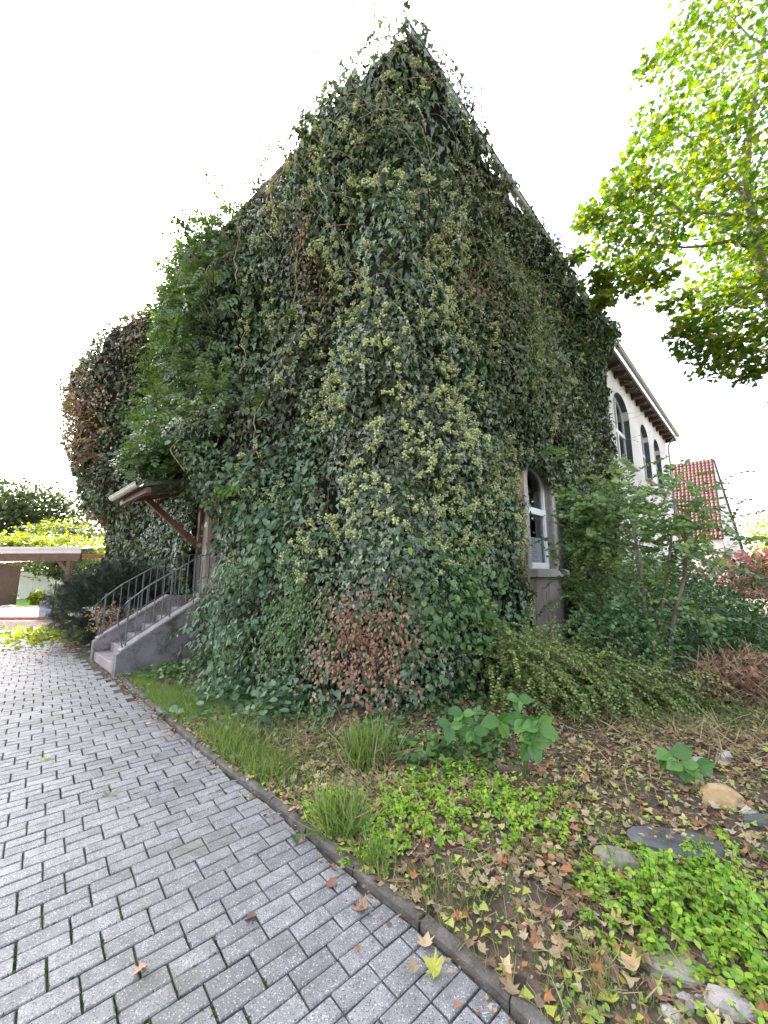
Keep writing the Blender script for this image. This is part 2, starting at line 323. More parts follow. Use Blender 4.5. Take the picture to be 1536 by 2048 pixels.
def bush_pts(c, rad, n, shell=.35, lump=.25, seed=1, freq=1.6):
    d = unit(rn(n)); r = 1-shell*RNG.random(n)**1.5; q = d*freq+seed*7.3
    r = r*(1+lump*vn(q[:, 0], q[:, 1], q[:, 2], seed)+.5*lump*vn(q[:, 0]*2.7, q[:, 1]*2.7, q[:, 2]*2.7, seed+1)); P = np.array(c)+d*np.array(rad)*r[:, None]; return P, d
def spray(mb, start, d0, L, droop, n, sz, P, Tp, Nn, S, wig=.12, r=.004, seg=7):
    """twig bending under its weight with leaf pairs; appends to lists"""
    p = Vector(start); d = Vector(d0).normalized(); pts = [p.copy()]
    for i in range(seg):
        d = (d+Vector((random.uniform(-wig, wig), random.uniform(-wig, wig), random.uniform(-wig, wig)-droop/seg))).normalized(); p = p+d*(L/seg); pts.append(p.copy())
    mb.tube(pts, r, 3, r*.4)
    for k in range(n):
        f = (.15+.85*k/n)*seg; i = min(int(f), seg-1); q = pts[i].lerp(pts[i+1], f-i); dd = (pts[i+1]-pts[i]).normalized()
        side = dd.cross(Vector((0, 0, 1))); side = side.normalized() if side.length > .05 else Vector((1, 0, 0))
        if k % 2: side = -side
        P.append(q); Tp.append(dd*.5+side+Vector((0, 0, random.uniform(-.3, .3)))); Nn.append(Vector((random.gauss(0, .6), random.gauss(-.55, .6), random.gauss(.75, .4)))); S.append(sz*random.uniform(.7, 1.2)*(1-.35*k/n))
    return pts

# ------------------------------------------------------------------ terrain
KP = [(-5.9,8.4),(-4.55,7.02),(-2.63,5.02),(-1.84,4.21),(-1.26,3.64),(-.86,3.27),(-.48,2.88),(-.08,2.47),(.22,2.17),(.45,1.92),(.60,1.72),(.78,1.42),(1.0,.95),(1.3,.2),(1.8,-1.2)]
def catmull(pts, per=8):
    o = []
    for i in range(len(pts)-1):
        p0 = pts[max(i-1, 0)]; p1 = pts[i]; p2 = pts[i+1]; p3 = pts[min(i+2, len(pts)-1)]
        for k in range(per):
            t_ = k/per; o.append(tuple(.5*((2*b)+(-a+c)*t_+(2*a-5*b+4*c-d)*t_*t_+(-a+3*b-3*c+d)*t_**3) for a, b, c, d in zip(p0, p1, p2, p3)))
    return o+[tuple(pts[-1])]
KERB = np.array(catmull(KP, 6))
def kd(x, y):                                    # signed distance to kerb line, positive on the planted side
    x = np.asarray(x, float); y = np.asarray(y, float); best = np.full(x.shape, 1e9); sg = np.ones(x.shape)
    for i in range(len(KERB)-1):
        a = KERB[i]; b = KERB[i+1]; ab = b-a; l2 = ab @ ab; t_ = np.clip(((x-a[0])*ab[0]+(y-a[1])*ab[1])/l2, 0, 1)
        dx = x-(a[0]+t_*ab[0]); dy = y-(a[1]+t_*ab[1]); d = np.hypot(dx, dy); s = np.sign(ab[0]*dy-ab[1]*dx); k = d < best
        best = np.where(k, d, best); sg = np.where(k, s, sg)
    return best*sg
def gz(x, y):
    d = kd(x, y); x = np.asarray(x, float); y = np.asarray(y, float)
    z = .035+.17*sstep(.05, 2.6, d)+.12*sstep(2.0, 6.0, x)*sstep(.3, 2, d)+.03*vn(x*1.7, y*1.7, 0, 3)*sstep(.05, .5, d)+.012*vn(x*7, y*7, 0, 4)
    return np.where(d < .02, -.09, z)
def onbed(px, py):
    z = .15
    for _ in range(5): p = onz(px, py, z); z = float(gz(p.x, p.y))
    p.z = z; return p
g = MB(); g.quad((-400,-200,-.10),(400,-200,-.10),(400,600,-.10),(-400,600,-.10))
tag(g.build('ground', M['field']), 'flat dry ground reaching the horizon around the house', 'ground', kind='structure')
xs = np.arange(-6.2, 15, .085); ys = np.arange(-1.2, 11.5, .085); gx, gy = np.meshgrid(xs, ys); gzv = gz(gx, gy)
V = np.stack([gx, gy, gzv], -1).reshape(-1, 3); nx = len(xs); i0 = (np.arange(len(ys)-1)[:, None]*nx+np.arange(nx-1)[None]).ravel()
F = np.concatenate([np.stack([i0, i0+1, i0+nx+1], 1), np.stack([i0, i0+nx+1, i0+nx], 1)])
keep = (V[F][:, :, 2] > -.08).any(1)
tag(obj('garden_bed', tris_mesh('garden_bed', V, F[keep], M['soil'])), 'dark soil bed rising from the kerb to the house', 'garden bed', kind='structure')

# paving: sheet, then individual stones
g = MB(); g.quad((-30,-3,-.022),(3,-3,-.022),(3,9,-.022),(-7.5,15.6,-.022),(-30,15.6,-.022))
drive = g.build('paving', M['joint']); tag(drive, 'grey block paved path curving along the kerb, moss in its joints', 'paving', kind='structure')
pav_me = []
for k in range(6):
    mb = MB(); mb.box((0, 0, -.02), (.191, .0925, .04), bev=.005)
    for v in mb.v: v.x += random.uniform(-.0016, .0016); v.y += random.uniform(-.0016, .0016); v.z += random.uniform(-.0007, .0007)
    pav_me.append(mb.me('paver', M['paver']))
PA = R(41.0); c_, s_ = math.cos(PA), math.sin(PA); cand = []
for j in range(-90, 120):
    for i in range(-120, 90):
        for h in (0, 1):
            lx = i*.2+(.1 if j % 2 else 0)+.012*math.sin(j*.7); ly = j*.2+h*.098+.012*math.sin(i*.31)
            a = .10*math.sin(.12*(lx+3)) if False else 0
            x = c_*lx-s_*ly-.55; y = s_*lx+c_*ly+1.70
            if y < .55 or y > 13.0 or x < -14 or abs(x) > 1.15*y+.7: continue
            cand.append((x, y, PA))
cx = np.array([q[0] for q in cand]); cy = np.array([q[1] for q in cand]); dk = kd(cx, cy)
# keep stones whose corners are clear of the kerb and of the stair block
rel = np.stack([cx-WC.x, cy-WC.y], 1); hs_ = rel @ np.array([ca, sa]); ht_ = rel @ np.array([-sa, ca])
ok = (dk < .06) & ~((hs_ > -2.25) & (ht_ > 3))
CAND0 = list(cand); cand = [q for q, o_ in zip(cand, ok) if o_]; cand.sort(key=lambda q: q[0]**2+q[1]**2)
def clipped(x, y, a):
    ux, uy = math.cos(a), math.sin(a); t_ = np.linspace(-.0945, .0945, 28); e = []
    for sy in (-.0452, .0452):
        k = kd(x+ux*t_-uy*sy, y+uy*t_+ux*sy) < -.007
        if not k.any(): return None
        e.append((t_[k].min(), t_[k].max()))
    if min(e[0][1]-e[0][0], e[1][1]-e[1][0]) < .028: return None
    return e
CL = {}
for q, d_ in zip([q for q, o_ in zip(CAND0, ok) if o_], dk[ok]):
    if d_ > -.13:
        e = clipped(*q); CL[q] = e
cand = [q for q in cand if CL.get(q, 1) is not None]
def clipbox(mb, q, z):
    (a0, b0), (a1, b1) = CL[q]; x, y, a = q; ux, uy = math.cos(a), math.sin(a); b = len(mb.v); bv = .0045
    for zz, e in ((-.04, 0), (z-bv, 0), (z, bv)):
        for t_, sy in ((a0+e, -.0452+e), (b0-e, -.0452+e), (b1-e, .0452-e), (a1+e, .0452-e)): mb.v.append(Vector((ux*t_-uy*sy, uy*t_+ux*sy, zz)))
    for k in (0, 4):
        for i in range(4): j = (i+1) % 4; mb.f.append([b+k+i, b+k+j, b+k+4+j, b+k+4+i])
    mb.f.append([b+8, b+9, b+10, b+11])
def inview(q): return abs(q[0]) < 1.05*q[1]+.15 and q[1] > 1.05
sing = [q for q in cand if inview(q)][:300]; ss = set(sing)
for x, y, a in sing:
    if (x, y, a) in CL:
        mb = MB(); clipbox(mb, (x, y, a), 0.0); obj('paver', mb.me('paver', M['paver']), drive, (x, y, random.uniform(-.003, .002))); continue
    o = obj('paver', random.choice(pav_me), drive, (x, y, random.uniform(-.003, .002)), (random.gauss(0, .010), random.gauss(0, .010), a+random.gauss(0, .009)))
mb = MB()
for x, y, a in cand:
    if (x, y, a) in ss: continue
    z = random.uniform(-.003, .002)
    if (x, y, a) in CL:
        m2 = MB(); clipbox(m2, (x, y, a), z); b_ = len(mb.v); mb.v += [v+Vector((x, y, 0)) for v in m2.v]; mb.f += [[i+b_ for i in f_] for f_ in m2.f]; continue
    mb.box((x, y, -.02+z), (.189, .0905, .04), a+random.gauss(0, .008), random.gauss(0, .008), random.gauss(0, .008), bev=.0045 if y < 6 else 0)
o = mb.build('paver_field', M['paver'], drive, kind='stuff')
# reddish bricks farther back, terrace and lawn beyond
mb = MB()
for j in range(14):
    for i in range(95):
        x = -27+i*.21+(.1 if j % 2 else 0); y = 13.15+j*.17
        if x > -7.6-(j*.12): continue
        mb.box((x, y, -.01+random.uniform(-.004, .004)), (.2, .158, .03), random.gauss(0, .01))
o = mb.build('red_paving', M['redpaver']); tag(o, 'strip of reddish brick paving in front of the pergola', 'paving', kind='structure')
mb = MB()
mb.box((-22, 15.72, .03), (30, .14, .14)); o = mb.build('edge_step', M['brick']); tag(o, 'low brick step along the front of the pale terrace', 'step', kind='structure')
mb = MB(); mb.box((-25, 18.3, .0), (36, 5.0, .12)); tag(mb.build('terrace', M['far_floor']), 'pale sunlit terrace under the pergola', 'terrace', kind='structure')
mb = MB(); mb.box((-35, 26, .0), (60, 10, .10)); tag(mb.build('lawn', M['lawn']), 'strip of mown green lawn behind the terrace', 'lawn', kind='structure')

# kerb of separate stones
kroot = empty('kerb', (KERB[0][0], KERB[0][1], 0)); tag(kroot, 'low weathered concrete kerb curving between paving and garden bed', 'kerb')
seg = np.hypot(*np.diff(KERB, axis=0).T); cum = np.concatenate([[0], np.cumsum(seg)])
def kat(s): return np.array([np.interp(s, cum, KERB[:, 0]), np.interp(s, cum, KERB[:, 1])])
s = .35
while s < cum[-1]-.5:
    L = random.choice((.48, .5, .49)) if s < 9.2 else .24; v = []; f = []; N = 5; hz = .040+random.uniform(-.007, .007); tl = random.uniform(-.006, .006)
    for k in range(N+1):
        ss_ = s+(L-.012)*k/N; p = kat(ss_); q = kat(ss_+.02); d = (q-p)/np.linalg.norm(q-p); nr = np.array([-d[1], d[0]]); j = random.uniform(-.002, .002)
        for off, z in ((0, -.06), (0+j, hz-.014), (.011, hz), (.052, hz+.002), (.062, hz-.010), (.062, -.06)):
            P_ = p+nr*(off+tl); v.append((P_[0]-KERB[0][0], P_[1]-KERB[0][1], z+random.uniform(-.0025, .0025)))
    for k in range(N):
        for e in range(5): f.append((k*6+e, k*6+e+1, k*6+7+e, k*6+6+e))
    f.append((5,4,3,2,1,0)); f.append(tuple(N*6+e for e in range(6)))
    obj('kerb_stone', meshdata('kerb_stone', v, f, M['kerb']), kroot); s += L

# ------------------------------------------------------------------ the house
house = empty('house', WC, HA); tag(house, 'tall old house overgrown with ivy, white plaster and arched windows on its right side', 'house')
LR, LT, EZ, SL = 23.0, 16.5, 9.50, .20
def wall(mb, org, ax, nrm, L, top, ops, dep=.22, N=12):
    """wall plane from org along ax; nrm points outwards; openings (s0,s1,z0,z1,rise)"""
    org = Vector(org); ax = Vector(ax); n = Vector(nrm)
    def P(s, z, d=0): return org+ax*s+Vector((0, 0, z))-n*d
    flip = ax.cross(Vector((0, 0, 1))).dot(n) < 0
    def Q(*p): mb.quad(*(p[::-1] if flip else p))
    cur = 0; tops = lambda s: top(s)
    def solid(a, b):
        k = max(1, int((b-a)/2)); 
        for i in range(k): x0 = a+(b-a)*i/k; x1 = a+(b-a)*(i+1)/k; Q(P(x0, -.1), P(x1, -.1), P(x1, tops(x1)), P(x0, tops(x0)))
    rows = sorted(set(o_[:2] for o_ in ops))
    for s0, s1 in rows:
        if s0 > cur: solid(cur, s0)
        col = sorted([o_ for o_ in ops if o_[:2] == (s0, s1)], key=lambda o_: o_[2]); zprev = [-.1]*(N+1)
        for _, _, z0, z1, rise in col:
            sx = [s0+(s1-s0)*i/N for i in range(N+1)]; mid = (s0+s1)/2; hw_ = (s1-s0)/2
            az = [z1+rise*math.sqrt(max(0, 1-((x-mid)/hw_)**2)) for x in sx]
            for i in range(N):
                Q(P(sx[i], zprev[i]), P(sx[i+1], zprev[i+1]), P(sx[i+1], z0), P(sx[i], z0))
                Q(P(sx[i], az[i]), P(sx[i+1], az[i+1]), P(sx[i+1], az[i+1], dep), P(sx[i], az[i], dep))
            Q(P(s0, z0), P(s1, z0), P(s1, z0, dep), P(s0, z0, dep)); Q(P(s0, z0), P(s0, z0, dep), P(s0, z1, dep), P(s0, z1)); Q(P(s1, z0, dep), P(s1, z0), P(s1, z1), P(s1, z1, dep))
            zprev = az
        for i in range(N): Q(P(sx[i], zprev[i]), P(sx[i+1], zprev[i+1]), P(sx[i+1], tops(sx[i+1])), P(sx[i], tops(sx[i])))
        cur = s1
    solid(cur, L)
LOWWIN = (4.0, 5.3, 1.85, 3.75, .45)
UP = [(12.0, 14.3, 5.95, 8.0, .85), (16.3, 17.95, 5.95, 7.95, .75), (19.15, 20.75, 5.95, 7.95, .75)]
LO2 = [(12.6, 13.8, 1.9, 3.9, .5)]
mb = MB(); wall(mb, (0, 0, 0), (1, 0, 0), (0, -1, 0), 10.3, lambda s: EZ, [LOWWIN]); mb.build('wall', M['plaster'], house)
mb = MB(); wall(mb, (10.3, 0, 0), (1, 0, 0), (0, -1, 0), LR-10.3, lambda s: EZ, [(a-10.3, b-10.3, c, d, e) for a, b, c, d, e in UP]); mb.build('wall', M['white'], house)
mb = MB(); mb.box((10.55, -.03, 4.9), (.45, .06, 9.7)); mb.build('pilaster', M['stone'], house)
gab = lambda t_: EZ+SL*min(t_, LT-t_)
DOOR = (4.95, 6.55, 1.02, 3.5, .0)
mb = MB(); wall(mb, (0, 0, 0), (0, 1, 0), (-1, 0, 0), LT, gab, [DOOR], dep=.55); mb.build('wall', M['plaster'], house)
mb = MB(); mb.quad((LR, 0, -.1), (LR, LT, -.1), (LR, LT, EZ), (LR, LT/2, gab(LT/2)), (LR, 0, EZ)); mb.quad((0, LT, -.1), (0, LT, EZ), (LR, LT, EZ), (LR, LT, -.1)); mb.build('wall', M['white'], house)
# roof
mb = MB(); zr = gab(LT/2)
for sgn, y0 in ((1, -.45), (-1, LT+.45)):
    ze = EZ-.45*SL
    a = [(-.45, y0, ze), (LR+.6, y0, ze), (LR+.6, LT/2, zr), (-.45, LT/2, zr)]
    if sgn < 0: a = a[::-1]
    up = [(x, y, z+.16) for x, y, z in a]; mb.quad(*a[::-1]); mb.quad(*up)
    for i in range(4): j = (i+1) % 4; mb.quad(a[i], a[j], up[j], up[i])
roof = mb.build('roof', M['dwood'], house)
mb = MB(); 
prof = [(.085*math.cos(t_), .085*math.sin(t_)) for t_ in [math.pi+math.pi*k/8 for k in range(9)]]
for k in range(8):
    (y0, z0), (y1, z1) = prof[k], prof[k+1]; mb.quad((-.5, -.53+y0, 9.73+z0), (LR+.65, -.53+y0, 9.73+z0), (LR+.65, -.53+y1, 9.73+z1), (-.5, -.53+y1, 9.73+z1))
mb.tube([(-.5, -.62, 9.735), (LR+.65, -.62, 9.735)], .012, 6); mb.build('gutter', M['zinc'], roof)
rme = MB(); rme.v = [Vector(q) for q in [(-.07,.12,.02),(-.07,-.38,-.19),(-.07,-.42,-.26),(-.07,-.34,-.34),(-.07,-.1,-.33),(-.07,.12,-.36)]]
rme.v += [Vector((-q.x, q.y, q.z)) for q in rme.v]; rme.f = [[0,1,2,3,4,5],[11,10,9,8,7,6]]+[[i, i+6, (i+1) % 6+6, (i+1) % 6] for i in range(6)]
rme = rme.me('rafter', M['dwood'])
for k in range(17): obj('rafter', rme, roof, (9.0+.88*k, 0, EZ+.12))
mb = MB(); mb.tube([(LR-.12, -.5, 9.62), (LR-.12, -.3, 9.3), (LR-.12, -.12, 9.0), (LR-.12, -.12, .1)], .05, 8); mb.build('downpipe', M['zinc'], house)
# windows
def window(s0, s1, z0, z1, rise, dep=.14, mull=False, surround=True, kind='upvc', bl=False):
    wroot = MB(); fw = .095 if surround else .07; mid = (s0+s1)/2; hw_ = (s1-s0)/2; N = 12
    outer = [(s0, z0)]+[(mid-hw_*math.cos(math.pi*k/N), z1+rise*math.sin(math.pi*k/N)) for k in range(N+1)]+[(s1, z0)]
    def inset(e): return [(s0+e, z0+e)]+[(mid-(hw_-e)*math.cos(math.pi*k/N), z1+(rise-e)*math.sin(math.pi*k/N)) for k in range(N+1)]+[(s1-e, z0+e)]
    inn = inset(fw); n = len(outer)
    for k in range(n):
        j = (k+1) % n; A, B, c2, d2 = outer[k], outer[j], inn[j], inn[k]
        wroot.quad((A[0], dep, A[1]), (B[0], dep, B[1]), (c2[0], dep, c2[1]), (d2[0], dep, d2[1]))
        wroot.quad((d2[0], dep, d2[1]), (c2[0], dep, c2[1]), (c2[0], dep+.05, c2[1]), (d2[0], dep+.05, d2[1]))
    zt = z0+(z1-z0)*.68
    wroot.box((mid, dep+.02, zt), (s1-s0-.02, .07, .14)); wroot.box((mid, dep+.02, z0+.09), (s1-s0-.02, .06, .1))
    if mull: wroot.box((mid, dep+.015, (z0+zt)/2), (.09, .06, zt-z0)); wroot.box((mid, dep+.01, (zt+z1+rise)/2), (.06, .05, z1+rise-zt))
    fr = wroot.build('window_frame', M[kind], house)
    pn = MB(); pn.quad(*[(x, dep+.045, z) for x, z in inset(fw-.01)]); pn.build('pane', M['glass'], fr)
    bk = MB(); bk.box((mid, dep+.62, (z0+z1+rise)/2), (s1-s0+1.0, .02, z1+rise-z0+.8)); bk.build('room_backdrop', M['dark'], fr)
    if bl:
        bm_ = MB()
        sm = MB(); sm.box((0, 0, 0), (s1-s0-.16, .02, .035), rx=.5); sm = sm.me('blind_slat', M['curtain'])
        for k in range(13): obj('blind_slat', sm, fr, (mid, dep+.12, z0+.12+k*.048))
        bm_.box((mid-.12, dep+.2, (z0+z1)/2+.1), (.34, .012, z1-z0-.1)); bm_.build('curtain', M['curtain'], fr)
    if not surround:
        lin = MB(); o3 = inset(.018)  # dark blue-grey strips lining the sides and arch of the opening
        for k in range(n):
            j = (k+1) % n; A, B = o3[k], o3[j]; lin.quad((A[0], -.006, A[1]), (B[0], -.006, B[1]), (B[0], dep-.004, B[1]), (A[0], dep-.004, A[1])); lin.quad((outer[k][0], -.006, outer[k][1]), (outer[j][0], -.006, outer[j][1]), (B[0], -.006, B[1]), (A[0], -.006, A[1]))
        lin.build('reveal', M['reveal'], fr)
    if surround:
        sb = MB(); e = .17; o2 = inset(-e); o2[0] = (s0-e, z0); o2[-1] = (s1+e, z0)
        for k in range(n-1):
            A, B, c2, d2 = outer[k], outer[k+1], o2[k+1], o2[k]
            sb.quad((d2[0], -.035, d2[1]), (c2[0], -.035, c2[1]), (B[0], -.035, B[1]), (A[0], -.035, A[1]))
            sb.quad((d2[0], .0, d2[1]), (c2[0], .0, c2[1]), (c2[0], -.035, c2[1]), (d2[0], -.035, d2[1])); sb.quad((A[0], -.035, A[1]), (B[0], -.035, B[1]), (B[0], .10, B[1]), (A[0], .10, A[1]))
        sb.build('window_surround', M['stone'], house)
        sl = MB(); sl.box((mid, -.05, z0-.085), (s1-s0+.42, .36, .165), bev=.012); sl.build('window_sill', M['stone'], house)
    else:
        sl = MB(); sl.box((mid, -.03, z0-.04), (s1-s0+.1, .3, .07)); sl.build('window_sill', M['stone'], house)
window(*LOWWIN, bl=True)
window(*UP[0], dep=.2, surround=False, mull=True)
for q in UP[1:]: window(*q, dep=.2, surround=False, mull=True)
M['rust'] = plain('rust_stain', [(.30,.10,.04),(.40,.17,.08),(.34,.2,.15)], 9, .95)
mb = MB(); L_ = []; R_ = []
for k in range(15): zz = 2.3+k*.125; w_ = .02+.075*(k/14)+random.uniform(-.012, .02); L_.append((3.80-w_+random.uniform(-.01, .01), zz)); R_.append((3.80+w_*.7, zz))
for k in range(14): mb.quad((L_[k][0], -.004, L_[k][1]), (R_[k][0], -.004, R_[k][1]), (R_[k+1][0], -.004, R_[k+1][1]), (L_[k+1][0], -.004, L_[k+1][1]))
mb.build('rust_stain', M['rust'], house)
# entrance recess, door
mb = MB(); mb.box((.62, 5.75, 2.25), (.06, 1.6, 2.5)); dr = mb.build('door', M['door'], house)
mb = MB()
for y_ in (5.02, 6.48): mb.box((.5, y_, 2.25), (.16, .12, 2.46))
mb.box((.5, 5.75, 3.43), (.16, 1.34, .12)); mb.build('door_frame', M['upvc'], dr)
mb = MB(); mb.tube([(.56, 5.25, 2.05), (.5, 5.25, 2.05), (.5, 5.37, 2.05)], .011, 6); mb.build('door_handle', M['iron'], dr)
mb = MB(); mb.box((.587, 5.75, 2.6), (.02, .7, .9)); mb.build('door_window', M['glass'], dr)

# ------------------------------------------------------------------ stairs with railings (world placed through house frame)
st = empty('entrance_stair', WC, HA); tag(st, 'concrete entrance steps between two sloping cheek walls', 'stairs')
OUT, TN, TF = 2.12, 4.62, 6.76; NS = 6; rh = .168; run = .27
for k in range(NS):
    x0 = -OUT+.03+run*k; mb = MB()
    mb.box(((x0+0)/2, (TN+TF)/2, rh*(k+.5)), (-x0, TF-TN-.44-.004, rh-.002 if k else rh), bev=.01); mb.build('step', M['pinkstep'], st)
for y0 in (TN, TF-.22):
    z0, z1 = .40, 1.20; xe = -.35; mb = MB(); pts = [(-OUT, -.05), (-OUT, z0-.03), (-OUT+.05, z0), (-.78, 1.24), (-.02, 1.24), (-.02, -.05)]
    a = [(x, y0, z) for x, z in pts]; b = [(x, y0+.22, z) for x, z in pts]; mb.quad(*a); mb.quad(*b[::-1])
    for i in range(len(pts)): j = (i+1) % len(pts); mb.quad(a[j], a[i], b[i], b[j])
    mb.build('cheek_wall', M['concrete'], st)
    mb = MB(); d = Vector((-.78+OUT-.05, 0, 1.24-z0)); L = d.length
    mb.box(((-OUT+.05-.78)/2, y0+.11, (z0+1.24)/2+.018), (L, .24, .03), ry=-math.atan2(d.z, d.x)); mb.build('coping', M['pinkstep'], st)
def zc(x): return .40+(x+OUT-.05)*(1.24-.40)/(1.34-.05) if x < -.78 else 1.24
def railing(y, label):
    r = empty('railing', WC, HA); tag(r, label, 'railing', 'railings on the entrance stair')
    mb = MB(); top = [(-OUT+.10, y, zc(-OUT+.1)+.03), (-OUT+.05, y, zc(-OUT)+.28), (-OUT-.02, y, zc(-OUT)+.6), (-OUT-.01, y, zc(-OUT)+.74), (-OUT+.10, y, zc(-OUT)+.87)]
    for x in (-1.7, -1.2, -.8): top.append((x, y, zc(x)+.88))
    top += [(-.3, y, 2.12+.1), (-.1, y, 2.12+.1)]
    mb.tube(top, .013, 6); mb.build('handrail', M['iron'], r)
    mb = MB(); mb.tube([(-OUT+.1, y, zc(-OUT+.1)+.10), (-.78, y, zc(-.78)+.10), (-.1, y, 1.34)], .009, 5); mb.build('bottom_rail', M['iron'], r)
    for k in range(15):
        x = -OUT+.14+k*.135; big = k in (0, 5, 10, 14)
        mb = MB(); zt = zc(x)+.87 if x < -.8 else 2.12+.05+(x+.8)*.1
        mb.box((x, y, (zc(x)+zt)/2+(.0 if big else .05)), (.028 if big else .012, .012, zt-zc(x)-(0 if big else .1))); mb.build('railing_post' if big else 'baluster', M['iron'], r)
railing(TN+.11, 'nearer grey iron stair railing with a curled front end'); railing(TF-.11, 'farther grey iron stair railing beside the dark bush')
def shoe(x, y, z, m, label, rz):
    o = empty('shoe', hw((x, y, z)), HA+rz); tag(o, label, 'shoe', 'shoes left on the stair')
    V_ = []; F_ = []; n = 8
    prof = [(-.13, .03, .0, .06), (-.12, .035, .0, .075), (-.05, .036, .0, .06), (.03, .042, .0, .045), (.09, .045, .0, .035), (.13, .03, .005, .02)]
    for (X, w_, z0, z1) in prof:
        for k in range(n): a = 2*math.pi*k/n; V_.append((X, w_*math.cos(a), max(0.0, z0+(z1-z0)*(.5+.5*math.sin(a)))))
    for i in range(len(prof)-1):
        for k in range(n): F_.append((i*n+k, i*n+(k+1) % n, (i+1)*n+(k+1) % n, (i+1)*n+k))
    F_.append(tuple(range(n))[::-1]); F_.append(tuple((len(prof)-1)*n+k for k in range(n)))
    obj('upper', meshdata('upper', V_, F_, M[m], True), o); mb = MB(); mb.box((0, 0, -.0), (.26, .078, .014), bev=.004); mb.build('sole', M['upvc'], o)
shoe(-1.17, 4.96, 4*rh+.01, 'black', 'black shoe with white sole on the fourth step', .9)
shoe(-1.06, 5.10, 4*rh+.01, 'black', 'black shoe with white sole standing toe to the riser of the fourth step', 1.2)
shoe(-.62, 4.95, 6*rh+.01, 'curtain', 'pale shoe nearest the railing on the top step', .5)
shoe(-.52, 5.12, 6*rh+.01, 'dead', 'brown shoe beside the pale one on the top step', .8)
# canopy over the door
cn = empty('door_canopy', WC, HA); tag(cn, 'small lean-to canopy on brown timber braces above the entrance', 'canopy')
mb = MB(); z0, z1 = 3.45, 4.05
A = [(-1.85, 5.15, z0), (-1.85, 7.25, z0), (.0, 7.25, z1), (.0, 5.15, z1)]; U = [(x, y, z+.06) for x, y, z in A]; mb.quad(*A); mb.quad(*U[::-1])
for i in range(4): j = (i+1) % 4; mb.quad(A[j], A[i], U[i], U[j])
mb.build('canopy_roof', M['roofing'], cn)
mb = MB()
for k in range(8):
    (y0_, q0), (y1_, q1) = prof_ = ((.075*math.cos(math.pi+math.pi*k/8), .075*math.sin(math.pi+math.pi*k/8)), (.075*math.cos(math.pi+math.pi*(k+1)/8), .075*math.sin(math.pi+math.pi*(k+1)/8)))
    mb.quad((-1.93+y0_, 5.1, z0+.05+q0), (-1.93+y1_, 5.1, z0+.05+q1), (-1.93+y1_, 7.35, z0+.05+q1), (-1.93+y0_, 7.35, z0+.05+q0))
mb.tube([(-2.01, 5.1, z0+.055), (-2.01, 7.35, z0+.055)], .012, 6); mb.build('gutter', M['zinc'], cn)
for y in (6.9,):
    mb = MB(); mb.box((-.92, y, z0+.20), (1.85, .09, .10), ry=-math.atan2(z1-z0, 1.95)); mb.build('rafter', M['wood'], cn)
    mb = MB(); a = Vector((-.06, y, 2.42)); b = Vector((-1.35, y, 3.52)); d = b-a; mb.box((a+b)/2, (d.length, .11, .13), ry=-math.atan2(d.z, d.x)); mb.build('brace', M['wood'], cn)
    mb = MB(); mb.box((-.06, y, 2.9), (.1, .12, 1.3)); mb.build('wall_post', M['wood'], cn)
mb = MB(); mb.box((-1.75, 6.2, z0-.06), (.09, 2.1, .11)); mb.build('front_beam', M['wood'], cn)

# ------------------------------------------------------------------ ivy
def depth(a, z):
    d = .46+.20*vn(a*.55, z*.5, 0, 11)+.22*vn(a*1.4, z*1.1, 0, 12)+.17*vn(a*2.8, z*2.2, 0, 13)+.06*vn(a*6.5, z*5.5, 0, 14)
    d = d+.75*gauss(a, -5.8, 2.4)*gauss(z, 7.6, 3.2)+.5*gauss(a, -8.6, 1.3)*gauss(z, 12.2, 1.5)+.7*gauss(a, -14.8, 1.8)*gauss(z, 8.6, 1.7)+.5*gauss(a, -12, 2)*gauss(z, 10, 1.6)
    d = d+.42*sstep(8.3, 9.7, z)*sstep(10.9, 9.5, a)*np.where(a > -.9, 1, .0)+.45*sstep(-1.2, -.1, z-(EZ+SL*np.clip(-a, 0, LT)))*sstep(.2, -1, a)*sstep(-7, -5, a)+.75*sstep(-10.5, -13.5, a)*sstep(2.5, 5, z)+.35*sstep(-10.5, -13.5, a)
    d = d+1.05*gauss(a, -3.95, .7)*gauss(z, 4.0, 1.2)+.5*gauss(a, -6.2, 1.6)*sstep(3.9, 4.6, z)*sstep(7, 5, z)
    d = d+.30*sstep(2.2, .2, z)*gauss(a, -1.2, 3)+.18*gauss(a, 2.6, .9)*sstep(4.5, 1, z)
    cap = .74-.18*sstep(-.8, -2, a)+.20*vn(a*2.0, z*2, 0, 16)+.12*gauss(a, -.2, 1.2); near = np.where(a > 0, sstep(9.0, 9.5, z), sstep(-1.1, -.4, z-(EZ+SL*np.minimum(np.clip(-a, 0, LT), LT-np.clip(-a, 0, LT))))*sstep(-9.5, -7.5, a)); d = d*(1-near)+np.minimum(d, cap)*near
    d = d*(1-.55*sstep(2.3, 2.9, a)*sstep(4.1, 3.6, a)*sstep(4.6, 4.0, z))
    d = d*(1-.55*sstep(-6.6, -7.4, a)*sstep(4.6, 3.6, z)); d = d*(1-.68*sstep(8.0, 10.4, a)*sstep(9.4, 8.8, z))
    return np.maximum(d, .10)
def basen(a):
    bx = np.maximum(a, 0); by = np.maximum(-a, 0); k = np.clip(a/.9, -1, 1); th = math.pi/4*(1+k)      # 0: normal -x ; pi/2: normal -y
    return np.stack([bx, by], -1), np.stack([-np.cos(th), -np.sin(th)], -1)
def surf(a, z, dd=0.0):
    b, n = basen(a); d = depth(a, z)+dd; return np.stack([b[:, 0]+n[:, 0]*d, b[:, 1]+n[:, 1]*d, z], -1)
